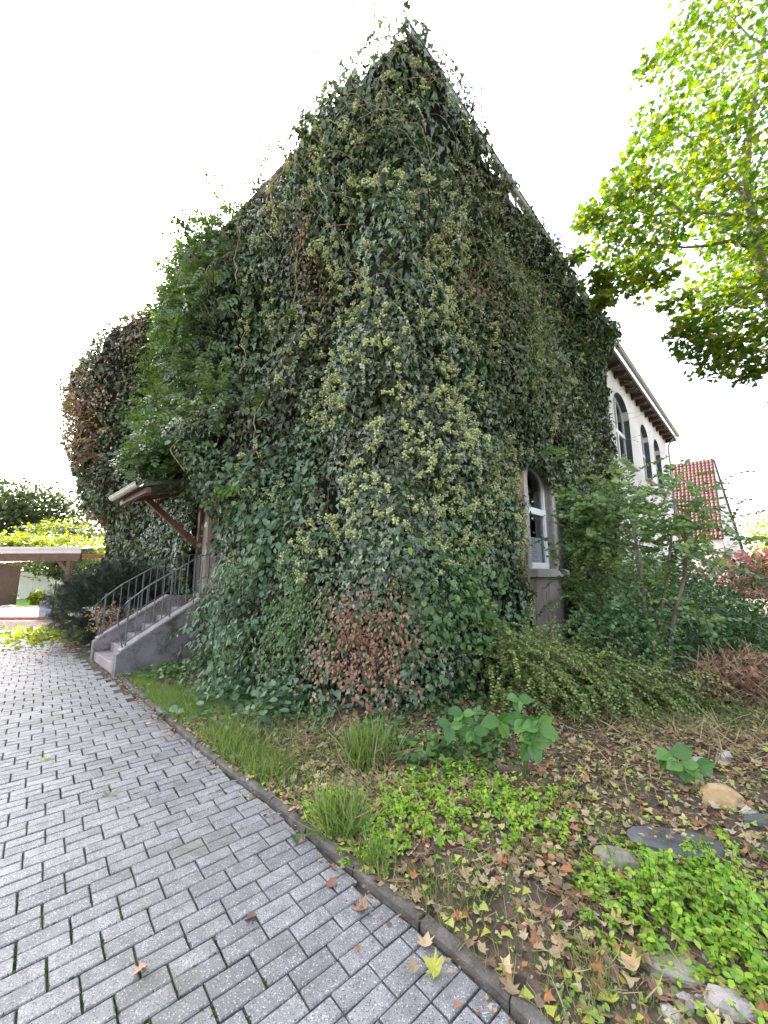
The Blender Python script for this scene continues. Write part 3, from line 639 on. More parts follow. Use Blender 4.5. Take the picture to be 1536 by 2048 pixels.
def surfn(a, z):
    e = .12; p0 = surf(a, z); pa = surf(a+e, z); pz = surf(a, z+e); n = unit(np.cross(pa-p0, pz-p0)); b, nn = basen(a)
    s = np.sign(n[:, 0]*nn[:, 0]+n[:, 1]*nn[:, 1]); return n*np.where(s == 0, 1, s)[:, None]
def ztop(a):
    t_ = np.clip(-a, 0, LT); g_ = EZ+SL*np.minimum(t_, LT-t_); l = .28*vn(a*1.2, 0*a, 0, 21)+.18*vn(a*3.1, 0*a, 0, 22)
    return np.where(a > 0, 9.66+.16*vn(a*2.5, 0*a, 0, 23), g_+.12+l*.7+.45*gauss(a, -7.9, 1.2))
def mask(a, z):
    jag = .22*vn(a*2.3, z*2.3, 0, 31)+.10*vn(a*6, z*6, 0, 32)
    m = (z < ztop(a)+jag*.12) & (z > .0)
    m &= ~((a > -7.15+jag) & (a < -4.55+jag*1.5) & (z < 3.75+jag))
    w_ = (a > 3.15+jag*.5) & (a < 5.5+jag*.5) & (z < 3.92+jag*.8-1.2*np.maximum(0, np.abs(a-4.4)-.8)) & (z > .15+jag); m &= ~w_
    m &= a < 10.45+jag*1.2+.25*sstep(5, 2, z); m &= ~((a < -15.9) & (z > 9.9))
    return m
def ivy_sample(n, amin, amax, zmax, pw=1.15):
    a = RNG.uniform(amin, amax, n); z = RNG.uniform(0, zmax, n); p = hw(surf(a, z)); D = np.linalg.norm(p-np.array((0, 0, CAMH)), axis=1)
    k = mask(a, z) & (RNG.random(n) < np.clip((5.0/D)**pw, 0, 1)); return a[k], z[k], D[k]
ivy = empty('ivy', hw(np.array([0, 0, 0.]))); tag(ivy, 'dense dark glossy ivy with yellow green flower heads covering the corner of the house', 'ivy')
a, z, D = ivy_sample(390000, -16.6, 11.2, 14.2)
holes = vn(a*2.1, z*1.9, 0, 41)+.5*vn(a*5, z*4.5, 0, 42)
wm = gauss(a, -5.8, 2.9)*gauss(z, 7.8, 4.0) > .42
k = ((holes > -.46) | (RNG.random(len(a)) < .22)) & (~wm | (RNG.random(len(a)) < .45)); a, z, D = a[k], z[k], D[k]
dd = -.26*RNG.random(len(a))**1.6+.03
P = hw(surf(a, z, dd)); N_ = hdir(surfn(a, z)); n = len(a)
nrm = unit(N_+np.array((0, 0, .60))+rn(n, .5)); tip = np.array((0, 0, -1.))+rn(n, .5)+N_*.35
print('ivy leaves', n)
size = (.058+.0075*np.maximum(D-5, 0)**.9)*RNG.uniform(.6, 1.5, n)*(1+.25*vn(a*.9, z*.9, 0, 91))
far = (D > 7.2)
foliage('foliage', ivy, T_ivy(), P[~far], tip[~far], nrm[~far], size[~far], M['ivy'], 300, prefer=1-dd[~far]*3)
foliage('foliage', ivy, T_ivy5(), P[far], tip[far], nrm[far], size[far], M['ivyfar'])
# closed mat of old stems, coloured near black as shade between leaves
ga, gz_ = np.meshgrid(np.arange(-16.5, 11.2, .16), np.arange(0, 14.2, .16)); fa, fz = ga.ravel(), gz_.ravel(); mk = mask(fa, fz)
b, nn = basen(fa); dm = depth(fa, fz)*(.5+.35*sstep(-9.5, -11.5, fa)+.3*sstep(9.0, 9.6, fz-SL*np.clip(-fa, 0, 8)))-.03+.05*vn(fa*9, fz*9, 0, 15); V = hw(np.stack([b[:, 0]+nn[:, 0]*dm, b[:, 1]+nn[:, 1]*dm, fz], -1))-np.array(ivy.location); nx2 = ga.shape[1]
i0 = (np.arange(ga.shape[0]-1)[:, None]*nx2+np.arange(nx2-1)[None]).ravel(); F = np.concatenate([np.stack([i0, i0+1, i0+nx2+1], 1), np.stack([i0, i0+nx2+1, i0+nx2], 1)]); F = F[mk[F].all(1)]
M['mat'] = plain('shaded_stem_mat', [(.008,.007,.005),(.02,.016,.011)], 14, 1, .8, 30); obj('shaded_stem_mat', tris_mesh('shaded_stem_mat', V, F, M['mat']), ivy, kind='stuff')
a, z, D = ivy_sample(110000, -16.6, 11.0, 14.0); n = len(a); b, nn = basen(a); dd = -depth(a, z)*RNG.uniform(.12, .42, n)
P = hw(surf(a, z, dd)); N_ = hdir(np.stack([nn[:, 0], nn[:, 1], 0*a], -1))
foliage('inner_foliage', ivy, T_ivy5(), P, np.array((0, 0, -1.))+rn(n, .5), unit(N_+np.array((0, 0, .3))+rn(n, .3)), (.10+.006*np.maximum(D-5, 0))*RNG.uniform(.8, 1.4, n), M['ivy'])
# flower heads
mb = MB(); oct_ = [(1,0,0),(-1,0,0),(0,1,0),(0,-1,0),(0,0,1),(0,0,-1)]; of = [(0,2,4),(2,1,4),(1,3,4),(3,0,4),(2,0,5),(1,2,5),(3,1,5),(0,3,5)]; uv_ = []; uf_ = []
for q in range(8):
    d = Vector((random.gauss(0, 1), random.gauss(0, 1), random.gauss(.5, 1))).normalized()*random.uniform(.5, .95); b0 = len(uv_); r_ = random.uniform(.24, .36)
    Rm = Matrix.Rotation(random.random()*3, 3, 'Z') @ Matrix.Rotation(random.random(), 3, 'X')
    uv_ += [(0, 0, -.1)]; uf_ += [(b0, b0+1, b0+3)]; b0 += 1
    uv_ += [tuple(d+Rm @ Vector(o_)*r_) for o_ in oct_]; uf_ += [tuple(b0+i for i in t_) for t_ in of]
TU = (np.array(uv_), np.array(uf_))
a = RNG.normal(.3, 3.0, 5200); z = RNG.uniform(1.6, 9.2, 5200); k = mask(a, z) & (a > -4.2) & (a < 7.5) & (vn(a*1.7, z*1.7, 0, 51)+.35*vn(a*5, z*5, 0, 52) > .02) & (RNG.random(5200) < np.where(z < 7.6, .42, .22)); a, z = a[k], z[k]
P = hw(surf(a, z, .06+.03*RNG.random(len(a)))); n = len(a); P = np.concatenate([P, P+rn(n, .06)]); n = len(P); print('umbels', n)
foliage('flower_heads', ivy, TU, P, rn(n), rn(n), RNG.uniform(.040, .072, n), M['umbel'], 300, 'flower_head')
# bare ivy stems near the ground and on the wall round the window
mb = MB()
for k in range(60):
    a0 = random.uniform(-3.5, 3.4); zz = 0.0; pts = []; aa = a0; L = random.uniform(1.5, 5)
    while zz < L:
        aa += random.gauss(0, .05); dpt = float(depth(np.array([aa]), np.array([zz]))[0])*.55; b, nn = basen(np.array([aa])); q = hw(np.array([b[0, 0]+nn[0, 0]*dpt, b[0, 1]+nn[0, 1]*dpt, zz])); pts.append(q-np.array(ivy.location)); zz += .2
    mb.tube(pts, random.uniform(.006, .018), 4, .004)
for k in range(22):
    a0 = random.uniform(3.5, 5.6) if k % 2 else random.uniform(3.45, 3.75); pts = []; aa = a0; zz = random.uniform(.1, .4)
    while zz < (1.6 if k % 2 else 3.6): aa += random.gauss(0, .035); pts.append(hw(np.array([aa, -.012, zz]))-np.array(ivy.location)); zz += .12
    mb.tube(pts, .006, 4, .003)
mb.build('stem', M['vine'], ivy, kind='stuff')

# ------------------------------------------------------------------ wisteria on the left front
wis = empty('wisteria', hw(np.array([-.6, 4.0, 0.]))); tag(wis, 'bright green wisteria with feathery leaves bulging over the entrance canopy', 'climbing plant')
n0 = 8500; a = RNG.normal(-5.9, 2.2, n0); z = RNG.normal(7.2, 3.0, n0); p = np.maximum(gauss(a, -5.8, 2.9)*gauss(z, 7.0, 4.2), gauss(a, -4.8, 2.2)*gauss(z, 10.2, 1.3)); pn = vn(a*1.0, z*1.0, 0, 61)+.6*vn(a*2.6, z*2.2, 0, 62); k = (p > .40+.5*pn) & (pn < .4) & (RNG.random(n0) < .62-.55*sstep(-5.2, -3.4, a)*sstep(5.5, 6.5, z)) & (z < ztop(a)+.3) & (z > np.where(a > -4.6, 2.6, 4.0)) & (RNG.random(n0) < .7)
a, z = a[k], z[k]; n = len(a); b, nn = basen(a); P = hw(surf(a, z, RNG.uniform(-.15, .42, n))); N_ = hdir(surfn(a, z)); print('wisteria', n)
foliage('foliage', wis, T_pinnate(), P, N_*.35+np.array((-.35, -.1, -.45))+rn(n, .55), unit(np.array((0, 0, .55))+N_*1.0+rn(n, .4)), RNG.uniform(.26, .44, n), M['wist'], 300)
mb = MB()
for k in range(26):
    aa = random.uniform(-7.5, -2.2); zz = random.uniform(3.6, 9); pts = []
    dr_ = random.uniform(-1, 1)
    for i in range(14):
        q = hw(surf(np.array([aa]), np.array([zz]), RNG.uniform(.10, .14)))[0]; pts.append(q-np.array(wis.location)); aa += .09*dr_+random.gauss(0, .025); zz += random.uniform(.06, .17)
    mb.tube(pts, random.uniform(.008, .02), 5, .005)
# shoots reaching into the sky at the upper left
mb.build('stem', M['vine'], wis, kind='stuff')
q = unit(rn(1500))*RNG.random((1500, 1))**.4*np.array((1.05, 1.0, .42))+np.array((-1.05, 5.55, 4.15)); q = q[q[:, 2] > 3.62+(q[:, 0]+1.85)*.32-.55*(q[:, 1] < 5.15)]; k_ = len(q)
foliage('overhang_foliage', wis, T_pinnate(), hw(q), hdir(np.array((-.6, -.3, 0)))+rn(k_, .5)+np.array((0, 0, -.4)), rn(k_, .4)+hdir(np.array((-.7, -.4, .6))), RNG.uniform(.22, .38, k_), M['wist'])
P, Tp, Nn, S = [], [], [], []; mb = MB()
for (px, py, Y, dx, dz) in ((440, 380, 9.5, -.3, .8), (425, 420, 9.5, -.6, .3), (345, 510, 11.5, -.5, .5), (540, 310, 8.4, -.4, .8), (580, 300, 8, -.2, .9), (290, 700, 12, -.8, .1), (270, 830, 11.5, -.9, -.1), (300, 900, 10.5, -.8, -.1), (280, 620, 13, -.9, .2), (420, 360, 9.7, -.1, .9), (460, 400, 9.4, -.2, .7)):
    p = at(px, py, Y)
    for _ in range(4): spray(mb, p-Vector((dx, -.2, dz))*.4+Vector((random.gauss(0, .1), random.gauss(0, .1), 0)), (dx+random.gauss(0, .3), random.gauss(0, .4), dz+random.gauss(0, .2)), .7, .5, 9, .24, P, Tp, Nn, S)
for l in (P,): P = [q-Vector(wis.location) for q in l]
for v in mb.v: v -= Vector(wis.location)
mb.build('shoot', M['vine'], wis, kind='stuff')
V, F = place(T_pinnate(), np.array(P), np.array(Tp), np.array(Nn), np.array(S)); obj('shoot_foliage', tris_mesh('shoot_foliage', V, F, M['wist']), wis, kind='stuff')

# ------------------------------------------------------------------ climbers and dead growth hanging in the ivy
def patch_plant(name, label, cat, tpl, mkey, amin, amax, zmin, zmax, n, size, off=(-.05, .14), shape=None, singles=0, tipd=(0, 0, -1), spread=.5):
    am, zm = (amin+amax)/2, (zmin+zmax)/2; a = RNG.normal(am, (amax-amin)/3.7, n); z = RNG.normal(zm, (zmax-zmin)/3.7, n)
    r = ((a-am)/((amax-amin)/2))**2+((z-zm)/((zmax-zmin)/2))**2; sd_n = sum(map(ord, label)) % 97; k = (r < 2.3+1.7*vn(a*1.9, z*1.9, 0, sd_n)) & (vn(a*2.6, z*2.6, 0, sd_n+3)+.6*vn(a*5, z*5, 0, sd_n+1) > -.42) & (z > .05); a, z = a[k], z[k]; n = len(a)
    P = hw(surf(a, z, RNG.uniform(off[0], off[1], n))); N_ = hdir(surfn(a, z)); r_ = empty(name, hw(np.array([(max(am, 0)), max(-am, 0), 0.]))); tag(r_, label, cat)
    foliage('foliage', r_, tpl, P, np.array(tipd, float)+N_*.4+rn(n, spread), unit(N_+np.array((0, 0, .6))+rn(n, .4)), size*RNG.uniform(.65, 1.3, n), M[mkey], singles); return r_
patch_plant('creeper', 'creeper with broad grey green leaves left of the ivy foot', 'climbing plant', T_oval(.42), 'creeper', -4.1, -1.3, 1.0, 4.0, 1600, .12, (-.05, .28), singles=250)
patch_plant('bramble', 'leafy shoots crowding the cheek wall of the stair', 'shrub', T_oval(.3), 'creeper', -3.8, -1.7, -.3, 1.9, 2800, .09, (.1, .75), singles=120)
patch_plant('leafy_shrub', 'mid green oval leaved shoots left of the dead brown patch', 'shrub', T_oval(.3), 'round', -1.9, -.5, .4, 2.0, 1500, .055, (0, .22), singles=60)
patch_plant('round_leaf_climber', 'climber with round fresh green leaves right of the dead brown patch', 'climbing plant', T_oval(.55), 'round', .05, 1.7, .15, 2.25, 1300, .075, (0, .22), singles=200)
patch_plant('honeysuckle', 'yellow green honeysuckle shoots in the ivy near the window', 'climbing plant', T_oval(.3), 'honey', 1.1, 2.8, 2.0, 4.4, 800, .07, (.02, .2), singles=80)
patch_plant('hanging_honeysuckle', 'pale olive hanging growth below the right roof edge', 'climbing plant', T_oval(.32), 'honey', 1.2, 5.2, 4.8, 9.3, 5200, .06, (-.1, .2), singles=60)
patch_plant('hanging_vine', 'olive hanging growth high in the middle of the ivy', 'climbing plant', T_oval(.35), 'honey', -2.2, 1.1, 6.6, 9.9, 2200, .055, (-.1, .14), singles=60)
patch_plant('dead_growth', 'brown withered growth bulging at the far left end of the ivy', 'dead plant', T_quad(.3), 'litter', -16.2, -12.4, 6.2, 9.6, 3300, .12, (-.05, .5))
patch_plant('dead_growth', 'withered brown leaves below the upper left gable edge', 'dead plant', T_quad(.3), 'litter', -11.8, -9.8, 8.8, 11.5, 700, .10, (0, .3))
patch_plant('withered_bush', 'withered rust brown shrub at the foot of the ivy corner', 'dead plant', T_quad(.34), 'dead', -.80, .12, .25, 1.55, 1500, .050, (-.04, .20), singles=150)
patch_plant('withered_tuft', 'dry brown leaves caught in the ivy right of the top middle', 'dead plant', T_quad(.3), 'dead', 1.2, 2.6, 6.0, 7.6, 420, .06, (.0, .16))
patch_plant('withered_tuft', 'dry brown leaves caught in the ivy left of the top middle', 'dead plant', T_quad(.3), 'dead', -2.2, -1.2, 6.4, 8.2, 320, .07, (.0, .16))
# sprays: pale hanging twigs with small leaves, bare twigs
def trail(name, label, items, mkey, sz, cat='climbing plant'):
    root = empty(name, hw(surf(np.array([items[0][0]]), np.array([items[0][1]])))[0]); tag(root, label, cat); P, Tp, Nn, S = [], [], [], []; mb = MB()
    for a0, z0, L, droop, dx, dz, nl in items:
        q = hw(surf(np.array([a0]), np.array([z0]), .15))[0]; N_ = hdir(surfn(np.array([a0]), np.array([z0])))[0]; b = Vector((dx*.8, -.2, dz))+Vector(N_)*.45
        spray(mb, Vector(q), b, L, droop, nl, sz, P, Tp, Nn, S, .22, .004, 9)
    lo = Vector(root.location)
    for v in mb.v: v -= lo
    mb.build('stem', M['vine'], root, kind='stuff')
    if P: V, F = place(T_oval(.36), np.array([p-lo for p in P]), np.array(Tp), np.array(Nn), np.array(S)); obj('foliage', tris_mesh('foliage', V, F, M[mkey]), root, kind='stuff')
it = [(random.gauss(.1, 1.3), random.uniform(4.6, 8.9), random.uniform(.5, 1.3), random.uniform(1.2, 2.6), random.uniform(-1, 1), random.uniform(-.9, .6), random.randint(14, 34)) for _ in range(46)]
trail('pale_trailing_vine', 'thin pale twigs with tiny silvery leaves hanging high on the ivy', it, 'pale', .042)
trail('looping_vine', 'silvery twig hanging in a long loop at mid height on the ivy', [(1.15, 4.35, 1.5, 2.8, .1, -.8, 60), (.9, 4.3, 1.2, 2.6, .0, -.9, 44), (1.0, 3.7, .9, 1.0, -1, -.6, 40), (.4, 2.9, .8, 1.4, .5, -.8, 22), (-.3, 2.6, .7, 1, -.5, -.8, 18)], 'pale', .046)
it = [(random.uniform(-2.6, 3.4), random.uniform(5.4, 9.0), random.uniform(.5, 1.5), random.uniform(.2, 2.4), random.uniform(-1, 1), random.uniform(-.6, 1), 0) for _ in range(130)]
trail('bare_vine', 'tangle of bare brown twigs standing out of the upper ivy', it, 'pale', .03)
it = [(random.uniform(1.8, 4.6), random.uniform(5.0, 8.6), random.uniform(.6, 1.4), random.uniform(1.5, 3), random.uniform(-.6, .6), random.uniform(-1, .2), random.randint(10, 26)) for _ in range(70)]
trail('olive_trailing_vine', 'olive twigs with small leaves trailing down the right of the ivy', it, 'honey', .045)
it = [(-random.uniform(9, 15), random.uniform(7.0, 11.5), random.uniform(.6, 1.4), random.uniform(.5, 2), -1, random.uniform(-.4, .5), 20) for _ in range(22)]
trail('outer_trailing_vine', 'loose shoots sticking out along the far left ivy edge', it, 'tall', .09)
it = [(10.4+random.uniform(-.4, .1), random.uniform(6.0, 9.5), random.uniform(1.0, 2.0), random.uniform(0, .3), 1, .1, 22) for _ in range(9)]
trail('reaching_vine', 'thin shoots reaching from the ivy across the white wall', it, 'tall', .05)
# brown sprays floating at the left silhouette
P, Tp, Nn, S = [], [], [], []; mb = MB()
for (px, py, Y) in ((175, 850, 13.5), (160, 880, 13.5), (185, 800, 13.8), (165, 910, 13.6), (200, 930, 13.5), (190, 1030, 15), (185, 1050, 15), (210, 780, 13.6), (180, 1010, 15)):
    p = at(px, py, Y)
    for _ in range(6): spray(mb, p+Vector((.7, 0, 0)), (-1, random.gauss(0, .3), random.gauss(-.15, .35)), random.uniform(.7, 1.6), .9, 13, .14, P, Tp, Nn, S, .2, .008)
dg = mb.build('withered_branches', M['vine']); tag(dg, 'withered brown branches reaching out from the far left of the ivy', 'dead plant')
V, F = place(T_quad(.36), np.array(P), np.array(Tp), np.array(Nn), np.array(S)); obj('foliage', tris_mesh('foliage', V, F, M['dead']), dg, kind='stuff')

# ------------------------------------------------------------------ shrubs
def stems(mb, base, n, h, sp, r=.02):
    o = []
    for k in range(n):
        p = Vector(base)+Vector((random.gauss(0, .08), random.gauss(0, .08), 0)); d = Vector((random.gauss(0, sp), random.gauss(0, sp), 1)).normalized(); pts = [p.copy()]
        for i in range(6): d = (d+Vector((random.gauss(0, .12), random.gauss(0, .12), .03))).normalized(); p = p+d*(h/6); pts.append(p.copy())
        mb.tube(pts, r, 5, r*.35); o.append(pts)
    return o
def local(mb, root):
    for v in mb.v: v -= Vector(root.location)
    return mb
# yew beside the stair
yc = hw(np.array([-1.15, 8.9, 0.])); yew = empty('yew_bush', yc); tag(yew, 'rounded near black yew bush behind the stair railing', 'bush')
P, d = bush_pts(yc+np.array((-.1, 0, 1.0)), (1.5, 1.3, 1.05), 7500, .5, .28, 3, 1.8); P = P[P[:, 2] > .08]; n = len(P); d = unit(P-(yc+np.array((0, 0, .8))))
foliage('foliage', yew, T_spruce(), P, d+rn(n, .5)+np.array((0, 0, .3)), d+rn(n, .6), RNG.uniform(.16, .26, n), M['yew'])
mb = MB(); stems(mb, yc, 5, 1.5, .4, .03); local(mb, yew).build('stem', M['bark'], yew)
# faded hydrangea between yew and stair
hc = hw(np.array([-1.55, 7.45, 0.])); hy = empty('hydrangea', hc); tag(hy, 'faded pinkish brown hydrangea behind the stair railing', 'shrub')
mb = MB(); Pn = []; Pf = []
for pts in stems(mb, hc, 16, .95, .45, .008): Pf.append(pts[-1]); Pn += pts[2:]
local(mb, hy).build('stem', M['vine'], hy, kind='stuff')
PP = np.array([np.array(q) for q in Pn for _ in range(5)])+rn(len(Pn)*5, .09); n = len(PP); foliage('foliage', hy, T_oval(.4), PP, rn(n)+np.array((0, 0, -.3)), rn(n, .5)+np.array((0, 0, 1)), .09*RNG.uniform(.7, 1.2, n), M['litter'])
PP = np.array([np.array(q) for q in Pf for _ in range(28)])+rn(len(Pf)*28, .055); n = len(PP); m_ = leafmat('hydrangea_petal', [(.42,.28,.26),(.5,.38,.34),(.36,.26,.18)], .7, .2); foliage('flower_heads', hy, T_quad(.45), PP, rn(n), rn(n), .04, m_)
lc = onz(150, 1290, 0); P = np.stack([RNG.normal(-9.3, .7, 900), RNG.normal(11.3, .7, 900), np.abs(RNG.normal(.06, .08, 900))], -1); yl = empty('yellow_ground_plant', (-9.3, 11.3, 0)); tag(yl, 'low sunlit yellow green plants beside the paving behind the stair', 'plant')
foliage('foliage', yl, T_oval(.4), P, rn(900)+np.array((0, 0, .2)), rn(900, .4)+np.array((0, 0, 1)), .14, M['ytree'])

# small leaved arching shrub right of the corner
sc = onbed(1120, 1420); sc = Vector((sc.x+.1, sc.y+.35, sc.z)); sh = empty('arching_shrub', sc); tag(sh, 'arching shrub with tiny yellow green leaves below the window', 'shrub')
P, Tp, Nn, S = [], [], [], []; mb = MB()
for k in range(900):
    b = sc+Vector(((bx_ := random.uniform(-.75, 1.35)), random.uniform(-.45, .9), random.uniform(.0, .82-.36*(bx_+.75)))); dr_ = Vector((random.gauss(.45, .55), random.gauss(-.5, .35), random.uniform(.25, 1.0)))
    spray(mb, b, dr_, random.uniform(.45, 1.15), random.uniform(1.3, 2.5), 30, .043, P, Tp, Nn, S, .12, .0035, 8)
local(mb, sh).build('stem', M['bark'], sh, kind='stuff')
P = np.array(P); Tp = np.array(Tp); Nn = np.array(Nn); S = np.array(S); k = P[:, 2] > gz(P[:, 0], P[:, 1]); foliage('foliage', sh, T_quad(.42), P[k], Tp[k], Nn[k], S[k], M['small'])
# tall open shrubs in front of the right wall
def tall_shrub(base, trunks, tops, nsp, sz, mkey, label, L=.75, singles=0):
    r = empty('tall_shrub', base); tag(r, label, 'shrub', None); P, Tp, Nn, S = [], [], [], []; mb = MB()
    for pts in trunks: mb.tube(pts, .032, 7, .014)
    local(mb, r).build('trunk', M['bark'], r); mb = MB()
    for k in range(nsp):
        t_ = random.choice(tops); b = Vector(t_[:3])+Vector((random.gauss(0, t_[3]), random.gauss(0, t_[3]), random.gauss(0, t_[3])))
        spray(mb, b, (random.gauss(0, 1), random.gauss(-.2, .8), random.gauss(.35, .5)), random.uniform(.5, 1.1)*L, random.uniform(.2, 1.3), 16, sz, P, Tp, Nn, S, .18, .004)
    local(mb, r).build('twig', M['bark'], r, kind='stuff')
    P = np.array(P); foliage('foliage', r, T_oval(.42), P, np.array(Tp), np.array(Nn), np.array(S), M[mkey], singles)
b1 = onbed(1225, 1330); t1 = [at(1225, 1330, b1.y), at(1212, 1220, b1.y), at(1190, 1150, b1.y+.05), at(1175, 1090, b1.y+.1), at(1165, 1010, b1.y+.15)]
tall_shrub(b1, [t1, [t1[2], at(1230, 1080, b1.y), at(1250, 1000, b1.y+.2)]], [(*at(1185, 1020, b1.y), .28), (*at(1230, 1040, b1.y), .35), (*at(1180, 1090, b1.y), .25), (*at(1210, 1110, b1.y+.3), .4), (*at(1180, 1180, b1.y+.4), .35)], 330, .10, 'tall', 'tall shrub with a slender slanting trunk right of the lower window', singles=150)
b2 = onbed(1345, 1380); t2 = [at(1335, 1380, b2.y), at(1345, 1250, b2.y), at(1370, 1150, b2.y), at(1372, 1060, b2.y), at(1380, 1000, b2.y)]; t3 = [at(1330, 1380, b2.y+.05), at(1318, 1240, b2.y+.1), at(1335, 1160, b2.y+.05), at(1345, 1050, b2.y)]; t4 = [at(1322, 1380, b2.y+.1), at(1290, 1230, b2.y+.1), at(1280, 1120, b2.y+.1), at(1262, 1040, b2.y+.2)]
tall_shrub(b2, [t2, t3, t4], [(*at(1290, 1020, b2.y+.2), .28), (*at(1360, 1030, b2.y+.3), .25), (*at(1330, 1080, b2.y+.4), .25), (*at(1390, 1060, b2.y), .2), (*at(1290, 1180, b2.y+.3), .28), (*at(1350, 1200, b2.y+.4), .25)], 215, .088, 'tall', 'tall open shrub with three bare stems in front of the white wall', .6, singles=150)
b3 = onbed(1260, 1400); P, d = bush_pts(np.array(b3)+np.array((.3, .5, .55)), (.75, .6, .75), 2600, .5, .3, 9); P = P[P[:, 2] > .15]; n = len(P)
r = empty('leafy_bush', b3); tag(r, 'low green bush filling the gap below the tall open shrubs', 'bush'); foliage('foliage', r, T_oval(.4), P, rn(n)+np.array((0, -.3, -.3)), rn(n, .6)+np.array((0, -.3, 1)), .06*RNG.uniform(.7, 1.3, n), M['hedge'], 60)
b4 = Vector((*hw(np.array([7.3, -.75, 0.]))[:2], .2)); P, d = bush_pts(np.array(b4)+np.array((0, 0, 1.0)), (1.9, 1.3, 1.25), 6500, .6, .3, 10); n = len(P)
r = empty('leafy_bush', b4); tag(r, 'mixed yellow green thicket against the wall right of the window', 'bush'); foliage('foliage', r, T_oval(.42), P, rn(n)+np.array((0, -.3, -.4)), rn(n, .6)+np.array((0, -.3, 1)), .085*RNG.uniform(.7, 1.3, n), M['tall'], 60)
# dark hedge at the right edge
for i, (c, rad, lab) in enumerate((((5.4, 6.9, .75), (1.15, .9, .85), 'dark green bush in front, nearest the dry pile'), ((7.4, 7.5, .95), (1.5, 1.0, 1.15), 'tall dark green bush at the right edge of the picture'), ((6.0, 8.9, .9), (1.7, 1.2, 1.0), 'dark green bush behind the open shrub, under the white wall'))):
    P, d = bush_pts(c, rad, 5200, .45, .28, 20+i); P = P[P[:, 2] > .1]; n = len(P); d = unit(P-np.array(c)); r = empty('evergreen_bush', (c[0], c[1], .1)); tag(r, lab, 'bush', 'dark evergreen bushes at the right')
    foliage('foliage', r, T_oval(.25), P, d*.6+rn(n, .5)+np.array((0, 0, -.1)), d*.3+rn(n, .4)+np.array((0, 0, 1)), .085*RNG.uniform(.7, 1.3, n), M['hedge'], 60)
P, d = bush_pts((15.2, 16.2, 1.7), (2.3, 1.5, 1.1), 1500, .8, .4, 31); n = len(P); r = empty('red_shrub', (15.2, 16.2, 0)); tag(r, 'glowing red autumn shrub beyond the dark bushes', 'shrub'); foliage('foliage', r, T_maple(), P, rn(n), rn(n, .5)+np.array((0, 0, 1)), .17*RNG.uniform(.7, 1.2, n), M['red'])
# dry pile of cuttings
pc = onbed(1480, 1400); pc = Vector((pc.x+.15, pc.y+.1, pc.z)); r = empty('cuttings_heap', pc); tag(r, 'heap of dry brown garden cuttings in front of the dark bushes', 'heap')
P, d = bush_pts(np.array(pc)+np.array((0, 0, .12)), (.62, .5, .38), 3600, .5, .3, 33, 2.5); P = P[P[:, 2] > pc.z-.02]; n = len(P); foliage('dry_leaves', r, T_dry(), P, rn(n), rn(n), .045*RNG.uniform(.5, 1.5, n), M['dead'])
mb = MB()
for k in range(650):
    q = P[RNG.integers(n)]; dv = unit(rn(1))[0]*RNG.uniform(.08, .3); mb.tube([q-dv, q+rn(1, .02)[0], q+dv], .0035, 3)
local(mb, r).build('dry_twigs', M['straw'], r, kind='stuff')

# ------------------------------------------------------------------ maple at the right
mt = empty('maple_tree', (10.6, 8.6, 0)); tag(mt, 'backlit yellow green maple leaning in from the right', 'tree'); mb = MB()
J = at(1513, 500, 8.8); mb.tube([(10.6, 8.6, -.1), (10.5, 8.6, 2.5), (10.2, 8.7, 5), tuple(at(1556, 640, 8.8)), tuple(J), tuple(at(1505, 430, 8.9)), tuple(at(1490, 380, 9)), tuple(at(1500, 250, 9.3)), tuple(at(1530, 60, 9.8))], .20, 9, .05)
local(mb, mt).build('trunk', M['bark'], mt)
for path in ([(1513, 500, 8.8), (1460, 482, 8.8), (1410, 492, 8.8), (1370, 495, 8.7), (1310, 488, 8.6), (1250, 486, 8.5)], [(1505, 440, 8.9), (1470, 430, 8.9), (1400, 425, 8.8), (1360, 424, 8.7), (1310, 432, 8.6), (1215, 405, 8.5)], [(1362, 424, 8.7), (1330, 395, 8.8), (1280, 360, 8.9)], [(1490, 400, 8.9), (1440, 330, 9), (1400, 290, 9.1), (1345, 250, 9.2)], [(1536, 200, 9.5), (1480, 230, 9.5), (1420, 245, 9.6)], [(1530, 90, 9.7), (1500, 75, 9.8), (1450, 20, 10)], [(1330, 490, 8.7), (1290, 520, 8.6), (1220, 570, 8.5)], [(1540, 560, 8.8), (1480, 600, 8.7), (1420, 640, 8.6)], [(1545, 620, 8.9), (1500, 700, 8.9), (1450, 720, 8.8)], [(1490, 390, 9), (1530, 300, 9), (1560, 200, 9)]):
    mb = MB(); mb.tube([at(*q) for q in path], .045, 6, .012); local(mb, mt).build('branch', M['bark'], mt)
